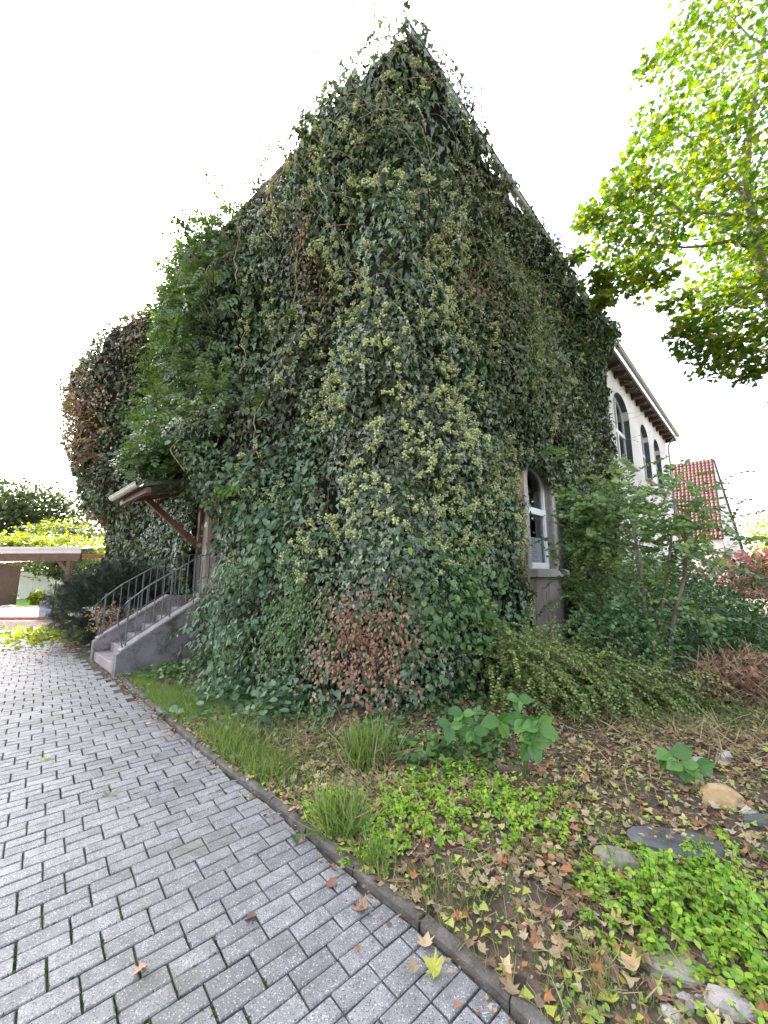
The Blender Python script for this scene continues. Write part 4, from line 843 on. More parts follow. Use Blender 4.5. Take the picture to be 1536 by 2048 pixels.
blobs = [(1440,45,10,70,1.0),(1500,30,10,80,1.1),(1510,130,9.6,75,1.0),(1375,60,10,38,.5),(1425,95,9.8,40,.5),(1295,133,9.6,22,.22),(1340,108,9.7,22,.18),(1470,190,9.4,70,.8),(1430,255,9.2,70,.9),(1520,270,9.2,95,1.3),(1480,330,9,85,1.1),(1400,310,9,62,.9),(1325,235,9.2,45,.65),(1300,300,9,45,.6),(1365,385,8.9,60,.7),(1440,400,8.9,55,.6),(1265,350,8.9,45,.55),(1225,400,8.7,48,.8),(1290,410,8.7,48,.7),(1180,440,8.6,30,.4),(1230,470,8.6,45,.7),(1290,500,8.6,50,.7),(1345,470,8.6,40,.5),(1200,560,8.5,28,.4),(1245,560,8.5,48,.8),(1305,560,8.5,38,.5),(1207,600,8.5,20,.3),(1160,515,8.6,16,.15),(1440,470,8.8,50,.6),(1510,410,8.9,60,.8),(1500,480,8.8,55,.7),(1460,560,8.7,70,.9),(1520,580,8.7,80,1.1),(1410,620,8.6,60,.8),(1470,660,8.6,75,1.1),(1520,690,8.7,70,1.0),(1400,690,8.6,45,.6),(1350,600,8.6,24,.25),(1510,740,8.7,32,.5),(1440,720,8.7,45,.5),(1370,660,8.6,30,.35)]
PL = []
for bx, by, Y, rp, wgt in blobs:
    c = at(bx, by, Y); dist = (c-Vector((0, 0, CAMH))).length; rad = rp*dist/(FPX*1.25); k = int(340*wgt); q = unit(rn(k))*RNG.random((k, 1))**.45*np.array((rad, rad*1.3, rad*.62)); PL.append(np.array(c)+q+rn(k, .05))
for k in range(26):                               # rest of the crown, mostly outside the frame
    a_ = random.uniform(0, 6.28); rr = random.uniform(1.5, 4); c = np.array((12.2+rr*math.cos(a_)*.8, 9.6+rr*math.sin(a_), random.uniform(7, 16)))
    if c[0] < 1.12*c[1]: continue
    PL.append(c+unit(rn(260))*RNG.random((260, 1))**.4*np.array((1.3, 1.3, .8)))
P = np.concatenate(PL); n = len(P); print('maple', n)
foliage('crown', mt, T_maple(), P, rn(n, .8)+np.array((-.4, -.2, -.35)), rn(n, .45)+np.array((0, 0, 1)), RNG.uniform(.10, .18, n), M['maple'], 300)

# ------------------------------------------------------------------ ground plants and litter
def bedpts(n, x0, x1, y0, y1, cond=None):
    x = RNG.uniform(x0, x1, n); y = RNG.uniform(y0, y1, n); k = kd(x, y) > .03; k &= (np.abs(x) < 1.15*y+.5); rel = np.stack([x-WC.x, y-WC.y], 1); hx = rel @ np.array([ca, sa]); hy_ = rel @ np.array([-sa, ca])
    k &= ~((hx > -.02) & (hy_ > -.02)) & ~((hx > -2.2) & (hy_ > 4.5))
    if cond is not None: k &= cond(x, y)
    x, y = x[k], y[k]; return x, y, gz(x, y)
# grass along the kerb on the left
def grass(name, label, cx, cy, rx, ry, n, L, kind=None, mkey='grass', lean=.35, cat='grass', ang=0.0):
    t_ = RNG.normal(0, .45, (n, 2)); X = t_[:, 0]*rx; Y = t_[:, 1]*ry; x = cx+X*math.cos(ang)-Y*math.sin(ang); y = cy+X*math.sin(ang)+Y*math.cos(ang); k = (kd(x, y) > .05) & ~(((x-WC.x)*ca+(y-WC.y)*sa > -2.15) & (-(x-WC.x)*sa+(y-WC.y)*ca > 4.6)); x, y = x[k], y[k]; n = len(x); z = gz(x, y)-.01
    r = empty(name, (cx, cy, float(gz(cx, cy)))); tag(r, label, cat, kind=kind); P = np.stack([x, y, z], -1)
    off = np.stack([x-cx, y-cy, 0*x], -1); tip = np.array((0, 0, 1.))+rn(n, lean)+off*(.8 if kind is None else 0); tip[:, 2] = np.abs(tip[:, 2])*(.35 if lean > 1 else 1); o = foliage('blades', r, T_blade(), P, tip, rn(n), L*RNG.uniform(.5, 1.3, n), M[mkey]); return r
a_ = math.atan2(7.02-4.21, -4.55+1.84)
for (px, py, rx, ry, n, L) in ((330, 1400, .9, .4, 3400, .12), (390, 1420, .9, .7, 5200, .13), (470, 1490, .7, .45, 3200, .14), (530, 1540, .5, .35, 1500, .13), (290, 1365, .6, .2, 1300, .10)):
    p = onbed(px, py); r = grass('lawn_grass', 'short green grass growing along the kerb', p.x, p.y, rx, ry, n, L, 'stuff', ang=a_, lean=.6)
T_OLD = T_blade
for (px, py, rx, L, n, lab) in ((735, 1520, .2, .32, 300, 'tall tuft of green grass in front of the dead brown shrub'), (668, 1665, .18, .28, 330, 'tuft of long grass leaning over the kerb'), (745, 1735, .12, .16, 220, 'small grass tuft behind the kerb to the right of the long one'), (1180, 1960, .2, .10, 200, 'thin grass among fallen leaves near the bottom right'), (880, 1790, .25, .09, 400, 'fine grass behind the kerb near the bottom')):
    p = onbed(px, py); grass('grass_tuft', lab, p.x, p.y, rx, rx, n, L, None, lean=.42); grass('straw_tuft', 'dry straw blades mixed into the '+lab, p.x, p.y, rx*1.2, rx*1.2, n//4, L*.9, 'stuff', 'straw', .8)
p = onbed(600, 1480); grass('straw_patch', 'pale dry straw lying left of the grass tuft', p.x, p.y, .6, .45, 700, .22, 'stuff', 'straw', 1.3)
p = onbed(760, 1580); grass('straw_patch', 'pale dry straw around the grass tufts', p.x, p.y, .7, .4, 500, .2, 'stuff', 'straw', 1.6)
p = onbed(1400, 1480); grass('straw_patch', 'dry stalks strewn over the right side of the bed', p.x, p.y, 1.6, .9, 1300, .25, 'stuff', 'straw', 1.8)
p = onbed(1150, 1800); grass('straw_patch', 'dry stalks among the stones near the bottom right', p.x, p.y, 1.2, .7, 600, .16, 'stuff', 'straw', 2.0)
p = onbed(1430, 1430); grass('flat_grass', 'matted green stalks lying in front of the dry pile', p.x, p.y, 1.5, .7, 2200, .2, 'stuff', 'grass', 1.6)
x, y, z = bedpts(5200, -3.5, 7, 1.0, 6.5, lambda x, y: RNG.random(len(x)) < np.clip(6/(x**2+y**2)+.1, 0, 1)); mb = MB()
for X_, Y_, Z_ in zip(x, y, z):
    a_ = random.uniform(0, 6.28); L = random.uniform(.04, .16); d = Vector((math.cos(a_), math.sin(a_), random.uniform(-.1, .35)))*L; q = Vector((X_, Y_, Z_+.012)); mb.tube([q, q+d*.5+Vector((random.gauss(0, .01), random.gauss(0, .01), .012)), q+d], .0016, 3)
tag(mb.build('dry_stalks', M['straw'], kind='stuff'), 'short dry stalks and twigs strewn among the fallen leaves', 'stalks')
# leaf litter
root = empty('leaf_litter', (1, 3, 0)); tag(root, 'brown and tan fallen leaves covering the soil of the bed', 'leaf litter', kind='stuff')
x, y, z = bedpts(95000, -4.5, 9, .8, 8.0, lambda x, y: RNG.random(len(x)) < np.clip(8/(x**2+y**2)+.22, 0, 1)*(.35+.65*(vn(x*1.6, y*1.6, 0, 71) > -.1))); n = len(x); print('litter', n)
foliage('small_leaves', root, T_quad(.32), np.stack([x, y, z+.012*RNG.random(n)+.004], -1), rn(n)*np.array((1, 1, .25)), rn(n, .42)+np.array((0, 0, 1)), RNG.uniform(.016, .050, n), M['litter'])
x, y, z = bedpts(5200, -2.5, 5, 1.0, 5.5); n = len(x); foliage('lobed_leaves', root, T_dry(), np.stack([x, y, z+.02], -1), rn(n)*np.array((1, 1, .2)), rn(n, .35)+np.array((0, 0, 1)), RNG.uniform(.035, .065, n), M['litter'])
x, y, z = bedpts(1700, -1.2, 4.5, 1.0, 4.2); n = len(x); foliage('yellow_leaves', root, T_ivy5(), np.stack([x, y, z+.025], -1), rn(n)*np.array((1, 1, .2)), rn(n, .35)+np.array((0, 0, 1)), RNG.uniform(.025, .055, n), M['yleaf'])
x, y, z = bedpts(34000, -2.5, 7, 1.0, 5.8, lambda x, y: (vn(x*2.1, y*2.1, 0, 73)+.5*vn(x*6, y*6, 0, 74) > -.12) & (RNG.random(len(x)) < np.clip(7/(x**2+y**2), 0, 1))); n = len(x); r = empty('ground_weeds', (1, 2.5, 0)); tag(r, 'low mixed green weeds between the fallen leaves', 'ground cover', kind='stuff')
foliage('foliage', r, T_oval(.4), np.stack([x, y, z+.03*RNG.random(n)], -1), rn(n)+np.array((0, 0, .3)), rn(n, .45)+np.array((0, 0, 1)), RNG.uniform(.016, .036, n), M['weed'])
x, y, z = bedpts(26000, -2.5, 7, 1.0, 6, lambda x, y: (vn(x*2.6, y*2.6, 0, 75) > -.15) & (RNG.random(len(x)) < np.clip(7/(x**2+y**2), 0, 1))); n = len(x)
foliage('thin_grass', r, T_blade(), np.stack([x, y, z], -1), rn(n, .55)+np.array((0, 0, 1)), rn(n), RNG.uniform(.05, .12, n), M['grass'])
def hdist(x, y): hx = (x-WC.x)*ca+(y-WC.y)*sa; hy_ = -(x-WC.x)*sa+(y-WC.y)*ca; return np.hypot(np.maximum(-hx, 0), np.maximum(-hy_, 0))
x, y, z = bedpts(60000, -4.5, 4, 2.0, 6.5, lambda x, y: (RNG.random(len(x)) < .5*sstep(1.9, .9, hdist(x, y))*sstep(2.2, .6, x)) & (vn(x*2.3, y*2.3, 0, 77) > -.2)); n = len(x); r = empty('foot_weeds', (0, 4, 0)); tag(r, 'mixed low greenery at the foot of the ivy', 'ground cover', kind='stuff'); print('foot', n)
foliage('foliage', r, T_oval(.4), np.stack([x, y, z+.12*RNG.random(n)], -1), rn(n)+np.array((0, 0, .2)), rn(n, .6)+np.array((0, -.3, .8)), RNG.uniform(.03, .07, n), M['round'])
# bright lime herbs as clumps
def herb(px, py, rad, h, n, sz, lab, mkey='lime', tpl=None, name='herb_clump', cat='herb', group=None):
    p = onbed(px, py); r = empty(name, p); tag(r, lab, cat, group); mb = MB(); P = []; T_ = []
    for k in range(int(n*.75) if mkey == 'lime' else n):
        q = RNG.normal(0, rad*.85, 2); hh = h*RNG.uniform(.2, 1.15)*math.exp(-(q[0]**2+q[1]**2)/(rad*rad)*.6); x_, y_ = p.x+q[0], p.y+q[1]
        if kd(x_, y_) < .05: continue
        z_ = float(gz(x_, y_)); mb.tube([(x_, y_, z_), (x_+q[0]*.2, y_+q[1]*.2, z_+hh)], .0018, 3)
        for j in range(3): P.append((x_+q[0]*.2*(j+1)/3, y_+q[1]*.2*(j+1)/3, z_+hh*(j+1)/3)); a_ = random.uniform(0, 6.28); T_.append((math.cos(a_), math.sin(a_), .1))
    local(mb, r).build('stem', M['moss'], r, kind='stuff'); P = np.array(P); n = len(P)
    foliage('foliage', r, tpl or T_trifol(), P, np.array(T_), rn(n, .4)+np.array((0, -.2, 1)), sz*(.78 if mkey == 'lime' else 1)*RNG.uniform(.6, 1.3, n), M[mkey], 12)
G = 'bright green herbs in the bed'
for q in ((660, 1620, .13, .16, 60, .05, 'lime herb clump left of the long grass on the kerb'), (800, 1665, .2, .14, 80, .05, 'low lime herb clump right of the long kerb grass'), (850, 1600, .24, .14, 100, .05, 'lime herb clump in the middle of the bed'), (930, 1570, .2, .16, 90, .05, 'lime herb clump below the large leaved sapling'), (760, 1700, .12, .1, 40, .045, 'small lime herb clump behind the kerb'),
          (1060, 1650, .2, .17, 100, .05, 'lime herb clump left of the slate slab'), (1000, 1600, .15, .12, 60, .045, 'yellowish herb clump beside the dark gap under the shrub'), (1310, 1790, .2, .16, 120, .05, 'lime herb clump in front of the slate slab'), (1420, 1830, .22, .17, 130, .05, 'broad lime herb clump near the right edge'), (1500, 1880, .22, .16, 130, .05, 'lime herb clump at the lower right edge'),
          (1480, 1770, .2, .15, 90, .05, 'lime herb clump right of the slate slab'), (1260, 1840, .13, .1, 60, .04, 'small lime herb clump above the pale pointed leaf'), (1180, 1790, .1, .09, 34, .04, 'sparse lime herbs left of the mossy stone'), (1510, 1960, .15, .12, 70, .045, 'lime herb clump above the bottom right stones'), (1400, 1730, .1, .1, 34, .04, 'small herb clump touching the slate slab'), (880, 1655, .14, .11, 50, .045, 'lime herb clump right of the kerb grass and above the path edge'), (1110, 1600, .12, .1, 30, .04, 'sparse herb clump below the big leaved sapling')):
    herb(*q, group=G)
herb(860, 1520, .16, .28, 50, .075, 'dark green lobed weeds beside the tall grass tuft', 'round', T_maple(), 'weed_clump', 'weed'); herb(960, 1500, .16, .3, 50, .07, 'dark green weeds below the large leaved sapling', 'round', None, 'weed_clump', 'weed')
herb(470, 1400, .4, .25, 140, .10, 'blue green broad weeds left of the straw', 'creeper', T_oval(.45), 'weed_clump', 'weed'); herb(560, 1420, .35, .3, 120, .10, 'broad leaved weeds at the foot of the creeper', 'creeper', T_oval(.45), 'weed_clump', 'weed'); herb(350, 1350, .4, .2, 160, .08, 'leafy weeds at the foot of the stair wall', 'round', T_oval(.4), 'weed_clump', 'weed')
herb(1100, 1740, .14, .12, 60, .055, 'tan withered herb hanging left of the mossy stone', 'litter', T_oval(.3), 'withered_herb', 'dead plant')
# large leaved saplings: every leaf an object
def sapling(px, py, tops, sz, lab, mkey='round'):
    p = onbed(px, py); r = empty('sapling', p); tag(r, lab, 'sapling'); mb = MB(); P = []; T_ = []; Nn = []
    for (tx, ty, dy, k) in tops:
        q = at(tx, ty, p.y+dy); mid = (p+q)/2+Vector((0, 0, .06)); mb.tube([p, mid, q], .005, 4, .003)
        for j in range(k): a_ = -1.9+3.8*j/max(1, k-1)+random.gauss(0, .15); P.append(q+Vector((0, 0, -.02*j*.2))); T_.append((math.sin(a_)*1.0, -.45+random.gauss(0, .25), -math.cos(a_)*.75+random.gauss(0, .2))); Nn.append((random.gauss(0, .35), -.9, .7+random.gauss(0, .2)))
    local(mb, r).build('stem', M['moss'], r); P = np.array([tuple(q) for q in P]); n = len(P); foliage('leaf', r, T_big(), P, np.array(T_), np.array(Nn), sz*RNG.uniform(.8, 1.15, n), M[mkey], 300)
M['big'] = leafmat('sapling_leaf', [(.06,.16,.035),(.09,.21,.045),(.13,.27,.055)], .38, .3)
sapling(925, 1530, [(925, 1425, 0, 5), (900, 1450, -.05, 3), (945, 1460, -.03, 4)], .13, 'sapling with fresh pointed leaves left of the larger one', 'big')
sapling(1050, 1560, [(1050, 1440, -.05, 7), (1035, 1395, .05, 3), (1000, 1440, .02, 3), (1075, 1450, -.08, 5), (1060, 1480, -.1, 4)], .15, 'sapling with large veined green leaves in front of the arching shrub', 'big')
sapling(1370, 1580, [(1360, 1525, 0, 5), (1390, 1530, 0, 4), (1340, 1505, .05, 4)], .15, 'sapling with drooping pointed leaves above the tan stone', 'big')
b5 = at(1090, 880, 7.6)
P, Tp, Nn, S = [], [], [], []; mb = MB()
for (px, py, Y) in ((1090, 885, 7.4), (1110, 895, 7.4), (1130, 990, 7.0), (1125, 1010, 7.0)):
    for _ in range(3): spray(mb, at(px+20, py+20, Y+.1), (random.gauss(-.5, .5), -.4, random.gauss(.4, .3)), .35, .8, 7, .12, P, Tp, Nn, S)
sp = mb.build('leafy_shoot', M['bark']); tag(sp, 'fresh light green shoots hanging above and beside the lower window', 'climbing plant')
V, F = place(T_oval(.42), np.array(P), np.array(Tp), np.array(Nn), np.array(S)); obj('foliage', tris_mesh('foliage', V, F, M['big']), sp, kind='stuff')

# moss and seedlings in the joints
pts = []
nearc = [q for q in cand if q[1] < 7 and abs(q[0]) < 1.1*q[1]+.3]
for k in range(9000):
    x_, y_, a0 = random.choice(nearc); nz = vn(np.array([x_*1.1]), np.array([y_*1.1]), 0, 81)[0]
    if nz < -.1 or random.random() > .25+nz: continue
    if random.random() < .72: u_, v_ = .1, random.uniform(-.05, .05)
    else: u_, v_ = random.uniform(-.1, .1), .05
    pts.append((x_+c_*u_-s_*v_, y_+s_*u_+c_*v_, -.012))
P = np.repeat(np.array(pts), 7, 0); P[:, :2] += RNG.normal(0, .006, (len(P), 2)); n = len(P); r = empty('joint_moss', (-1, 2.5, 0)); tag(r, 'moss and tiny weeds sprouting from the paving joints', 'moss', kind='stuff')
foliage('tufts', r, T_oval(.5), P, rn(n)+np.array((0, 0, .8)), rn(n), RNG.uniform(.006, .018, n), M['moss'])

# stones: lumpy convex shapes
def rock(name, px, py, dim, mkey, lab, rz=0.0, flat=False, sink=.3, tilt=0.0, cat='stone', seed=1, pos=None):
    p = pos or onbed(px, py); rr = random.Random(seed); v = []; f = []; n = 14; rings = ((0.0, .9), (.45, 1.0), (.85, .93), (1.0, .78)) if flat else ((0.0, .8), (.35, 1.0), (.7, .86), (.95, .5))
    rad = [rr.uniform(.78, 1.12) for _ in range(n)] if not flat else [(1.0, 1.04, .98, .84, .86, .95, 1.1, 1.02, .9, .82, .86, .98, 1.05, 1.02)[(k+seed) % 14] for k in range(n)]
    for h_, s in rings:
        for k in range(n): a_ = 2*math.pi*k/n; q = s*rad[k]*(1+rr.uniform(-.05, .05)); v.append((dim[0]/2*q*math.cos(a_), dim[1]/2*q*math.sin(a_), dim[2]*(h_-sink-.12)+(0 if flat else rr.uniform(-.06, .06)*dim[2])))
    for r_ in range(len(rings)-1):
        for k in range(n): f.append((r_*n+k, r_*n+(k+1) % n, (r_+1)*n+(k+1) % n, (r_+1)*n+k))
    v.append((dim[0]*.04, 0, dim[2]*(.90-sink))); c0 = len(v)-1
    for k in range(n): f.append(((len(rings)-1)*n+k, (len(rings)-1)*n+(k+1) % n, c0))
    o = obj(name, meshdata(name, v, f, M[mkey]), None, p, (tilt, 0, rz)); tag(o, lab, cat); return o
rock('stone', 1440, 1600, (.34, .24, .15), 'tan', 'tan sandstone block at the right side of the bed', .3, seed=3)
rock('slate_slab', 1355, 1690, (.52, .27, .05), 'slate', 'flat dark grey slate slab lying in the bed', -.35, True, .2, .05, seed=5)
rock('stone', 1235, 1725, (.26, .14, .13), 'mossy', 'greenish mossy pointed stone left of the slate slab', -.5, seed=8)
rock('stone', 1465, 2015, (.22, .14, .07), 'rubble', 'smooth grey stone at the bottom right corner', -.4, seed=11)
rock('stone', 1370, 2010, (.10, .07, .06), 'rubble', 'small whitish stone left of the smooth grey one', .2, seed=12)
rock('stone', 1345, 2035, (.08, .09, .05), 'chip', 'white stone chip at the bottom edge', .7, seed=13)
rock('stone', 1340, 1935, (.30, .16, .05), 'mossy', 'flat brown stone half buried above the bottom right stones', -.3, True, .4, seed=14)
rock('stone', 1525, 1645, (.22, .12, .05), 'slate', 'grey flat stone cut by the right picture edge', .1, True, .3, seed=15)
rock('stone', 1500, 1625, (.12, .08, .05), 'chip', 'white stone chips beside the tan block', .4, seed=16)
rock('stone', 1380, 1395, (.34, .2, .16), 'mossy', 'brown angular stone under the open shrub', -.2, seed=17); rock('stone', 1420, 1400, (.22, .16, .10), 'soil', 'dark stone beside the angular brown one', .3, seed=18)
rock('stone', 1400, 1530, (.16, .12, .10), 'rubble', 'grey rounded stone above the tan block', .3, seed=19); rock('stone', 1455, 1520, (.1, .08, .12), 'rubble', 'upright pale stone right of the rounded grey one', .3, seed=20)
rock('brick_piece', 1085, 1545, (.09, .08, .07), 'brick', 'broken red brick piece below the sapling', .5, seed=21, cat='brick'); rock('stone', 1030, 1545, (.3, .1, .07), 'soil', 'dark half buried edging stone left of the brick piece', -.1, True, seed=22)
rock('stone', 610, 1255, (.05, .05, .05), 'rubble', 'small stone in the ivy foot', seed=23) if False else None
mb = MB()
for k in range(170):
    px, py = random.uniform(1000, 1536), random.uniform(1480, 2040); p = onbed(px, py)
    if kd(p.x, p.y) < .1: continue
    r_ = random.uniform(.006, .022); b0 = len(mb.v); Rm = Matrix.Rotation(random.random()*6, 3, 'Z') @ Matrix.Rotation(random.random()*.6, 3, 'X')
    for (x_, y_, z_) in ((1,0,0),(.6,.7,.1),(-.5,.8,0),(-1,0,.1),(-.5,-.8,0),(.6,-.7,0),(.2,.1,.55),(-.3,-.1,.5)): mb.v.append(p+Rm @ Vector((x_, y_, z_))*r_*random.uniform(.8, 1.2))
    for f_ in ((0,1,6),(1,2,6),(2,7,6),(2,3,7),(3,4,7),(4,5,6,7),(5,0,6)): mb.f.append([b0+i_ for i_ in f_])
gv = mb.build('gravel', plain('loose_gravel', [(.10,.10,.10),(.26,.24,.22),(.5,.48,.46)], 30, .9), kind='stuff'); tag(gv, 'small loose stones scattered over the soil of the bed', 'gravel')
p = onbed(1355, 1690); P = np.array([(p.x+random.gauss(-.06, .1), p.y+random.gauss(0, .05), p.z+.048+random.random()*.01) for _ in range(26)]); r = empty('slab_litter', tuple(p)); tag(r, 'bits of dry leaf lying on the slate slab', 'leaf litter', kind='stuff')
foliage('leaves', r, T_quad(.3), P, rn(26)*np.array((1, 1, .15)), rn(26, .3)+np.array((0, 0, 1)), RNG.uniform(.02, .05, 26), M['litter'])
# fallen leaves on paving and kerb
FL = [(515,1832,'dead',.065,'curled brown leaf in the middle of the pale paving'),(292,1930,'dead',.06,'folded red brown leaf nearest the lower left corner'),(735,1815,'dead',.08,'large curled orange brown leaf beside the kerb'),(675,1768,'dead',.07,'dark red leaf above the large curled one'),(850,1895,'litter',.07,'tan leaf leaning on the kerb foot'),(880,1945,'yleaf',.08,'yellowish green leaf lying against the kerb'),(935,1905,'dead',.06,'rusty red leaf on top of the kerb'),(830,1945,'litter',.05,'small dark leaf on the paving left of the kerb'),(1025,1995,'litter',.06,'ochre leaf on the kerb near the bottom'),(100,1512,'yleaf',.07,'pale yellow leaf far left on the paving'),(222,1585,'mossy',.09,'dark olive leaf standing on the paving'),(375,1522,'yleaf',.07,'cream coloured leaf near the kerb'),(390,1530,'dead',.06,'brown leaf next to the cream coloured one'),(292,1448,'yleaf',.06,'bright yellow leaf on the far paving'),(183,1507,'litter',.05,'small brown leaf with its edge curled up'),(310,1510,'litter',.05,'brown leaf right of the curled one'),(590,1670,'creeper',.08,'green and brown leaf touching the kerb'),(660,1730,'dead',.05,'orange leaf under the overhanging grass'),(125,1358,'yleaf',.09,'pale leaf on the far paving near the stair'),(720,1900,'dead',.03,'tiny reddish leaf fragment'),(1225,1855,'tan',.08,'cream pointed leaf lying among the lime herbs'),(920,1810,'dead',.06,'orange brown leaf behind the kerb'),(1100,1850,'dead',.06,'salmon brown curled leaf in the bed'),(1275,1960,'tan',.08,'pale cream leaf near the bottom right'),(1200,1925,'dead',.09,'large dull red leaf at the bottom of the bed'),(1225,2025,'yleaf',.06,'yellow green leaf at the bottom edge'),(1310,2010,'dead',.08,'brown curled leaf left of the white stones'),(940,1700,'yleaf',.07,'pale yellow leaf below the tan withered herb'),(1140,1665,'dead',.07,'orange leaf right of the lime herbs')]
mm = {}
for i, (px, py, mk, s_z, lab) in enumerate(FL):
    onp = kd(*onz(px, py, 0)[:2]) < .0; p = onz(px, py, .012) if onp else onbed(px, py); zk = .012 if onp else max(p.z, 0)+.03
    if 0 <= kd(p.x, p.y) < .09: zk = .052
    tv, tt = (T_maple() if i % 3 else T_oval(.45)); tv = tv.copy(); curl = random.Random(i).uniform(.3, .9); tv[:, 2] += curl*(tv[:, 0]**2)*1.2+curl*.5*(tv[:, 1]-.4)**2
    o = obj('fallen_leaf', meshdata('fallen_leaf', tv*s_z*1.05, tt, M[mk]), None, (p.x, p.y, zk), (random.gauss(0, .25), random.gauss(0, .25), random.uniform(0, 6.28))); tag(o, lab, 'leaf', 'single fallen leaves')
# litter along the kerb foot and at the stair
n = 700; s = RNG.uniform(.3, cum[-1]-2.5, n); s = np.where(RNG.random(n) < .6, s**1.0*.55, s); pp = np.array([kat(q) for q in s]); o_ = -np.abs(RNG.normal(0, .06, n))-.01
dv = np.array([kat(q+.03) for q in s])-pp; dv = unit(dv); P = np.stack([pp[:, 0]-dv[:, 1]*o_, pp[:, 1]+dv[:, 0]*o_, np.full(n, .010)], -1)
n2 = 700; x = RNG.normal(-7.3, 1.0, n2); y = RNG.normal(9.9, .9, n2); P = np.concatenate([P, np.stack([x, y, np.full(n2, .012)], -1)]); n = len(P); sz = np.concatenate([RNG.uniform(.015, .04, 700), RNG.uniform(.04, .10, n2)])
r = empty('kerb_litter', (-3, 5, 0)); tag(r, 'small dry leaves gathered at the foot of kerb and stair', 'leaf litter', kind='stuff'); foliage('leaves', r, T_quad(.35), P, rn(n)*np.array((1, 1, .2)), rn(n, .4)+np.array((0, 0, 1)), sz, M['litter'])

# ------------------------------------------------------------------ left background
pg = empty('pergola', (-12.6, 15.9, 0)); tag(pg, 'open garden pergola with pale roof sheets and brown beams', 'pergola')
def W(*q): return Vector(q)-Vector((-12.6, 15.9, 0))
for i in range(6):
    mb = MB(); mb.box(W(-12.9-1.62*i-.0, 17.0, 2.92), (1.60, 3.0, .02), rx=.12); mb.build('roof_sheet', M['acryl'], pg)
mb = MB(); mb.box(W(-17, 15.56, 2.70), (9.9, .03, .26), rx=0); mb.build('fascia', M['acryl'], pg)
mb = MB(); mb.box(W(-17, 15.66, 2.40), (9.8, .12, .24)); mb.build('beam', M['wood'], pg); mb = MB(); mb.box(W(-17, 18.6, 2.6), (9.8, .12, .2)); mb.build('beam', M['wood'], pg)
for x in (-12.55, -21.2): 
    for y in (15.7, 18.55): mb = MB(); mb.box(W(x, y, 1.2), (.15, .15, 2.3)); mb.build('post', M['wood'], pg)
mb = MB(); a = W(-12.55, 15.7, 1.8); b = W(-13.1, 15.7, 2.35); mb.box((a+b)/2, ((b-a).length, .08, .08), ry=-math.atan2(b.z-a.z, b.x-a.x)); mb.build('brace', M['wood'], pg)
P, d = bush_pts((-17.0, 17.0, 3.15), (5.4, 1.3, .35), 3600, .9, .4, 77, 3); n = len(P); r = empty('climbing_plant', (-17, 17, 2.9)); tag(r, 'sunlit yellow green climber lying on the pergola roof', 'climbing plant'); foliage('foliage', r, T_oval(.5), P, rn(n), rn(n, .5)+np.array((0, 0, 1)), .15*RNG.uniform(.7, 1.3, n), M['ytree'])
sl_ = empty('string_lights', (-17.6, 16.5, 2.3)); tag(sl_, 'string of round white lanterns hanging under the pergola', 'lights'); mb = MB(); pts = [Vector((-4.0+8*k/24, -.0, .05-.30*(1-((k-12)/12)**2)+.20)) for k in range(25)]
mb.tube(pts, .006, 3); mb.build('cable', M['black'], sl_); mb = MB(); ic = bpy.data.meshes.new('lantern'); import bmesh
bm = bmesh.new(); bmesh.ops.create_icosphere(bm, subdivisions=1, radius=.055); bm.to_mesh(ic); bm.free(); ic.materials.append(M['upvc'])
for q in pts: obj('lantern', ic, sl_, q-Vector((0, 0, .06)))
# grey box, tripod foot, pot
mb = MB(); mb.box((0, 0, .30), (.62, .42, .60), bev=.02); b_ = mb.build('storage_box', M['grey']); b_.location = (-13.25, 15.95, .06); tag(b_, 'light grey storage box at the pergola edge', 'box'); mb = MB(); mb.box((0, 0, .62), (.65, .45, .03), bev=.01); mb.build('lid', M['grey'], b_)
fp = empty('parasol_stand', (-12.75, 15.4, 0)); tag(fp, 'black pole in a round stone foot beside the storage box', 'parasol stand'); mb = MB(); mb.tube([(0, 0, .0), (0, 0, .09), (0, 0, .14)], .2, 14, .12); mb.build('foot', M['rubble'], fp); mb = MB(); mb.tube([(0, 0, .1), (0, 0, 1.5)], .02, 8); mb.build('pole', M['black'], fp)
v = []; f = []; n = 16
for r_, z_ in ((.12, 0), (.19, .36), (.21, .36), (.21, .42), (.18, .42), (.16, .34), (0.01, .34)):
    for k in range(n): a_ = 2*math.pi*k/n; v.append((r_*math.cos(a_), r_*math.sin(a_), z_))
for i in range(6):
    for k in range(n): f.append((i*n+k, i*n+(k+1) % n, (i+1)*n+(k+1) % n, (i+1)*n+k))
pt = obj('flower_pot', meshdata('flower_pot', v, f, M['orange'], False), None, (-11.75, 14.6, 0)); tag(pt, 'orange terracotta pot at the foot of the pergola post', 'flower pot')
P, d = bush_pts((-11.6, 14.5, .55), (.35, .35, .3), 220, .9, .3, 79); n = len(P); foliage('foliage', pt, T_oval(.4), P, rn(n), rn(n, .4)+np.array((0, 0, 1)), .10, M['yleaf'])
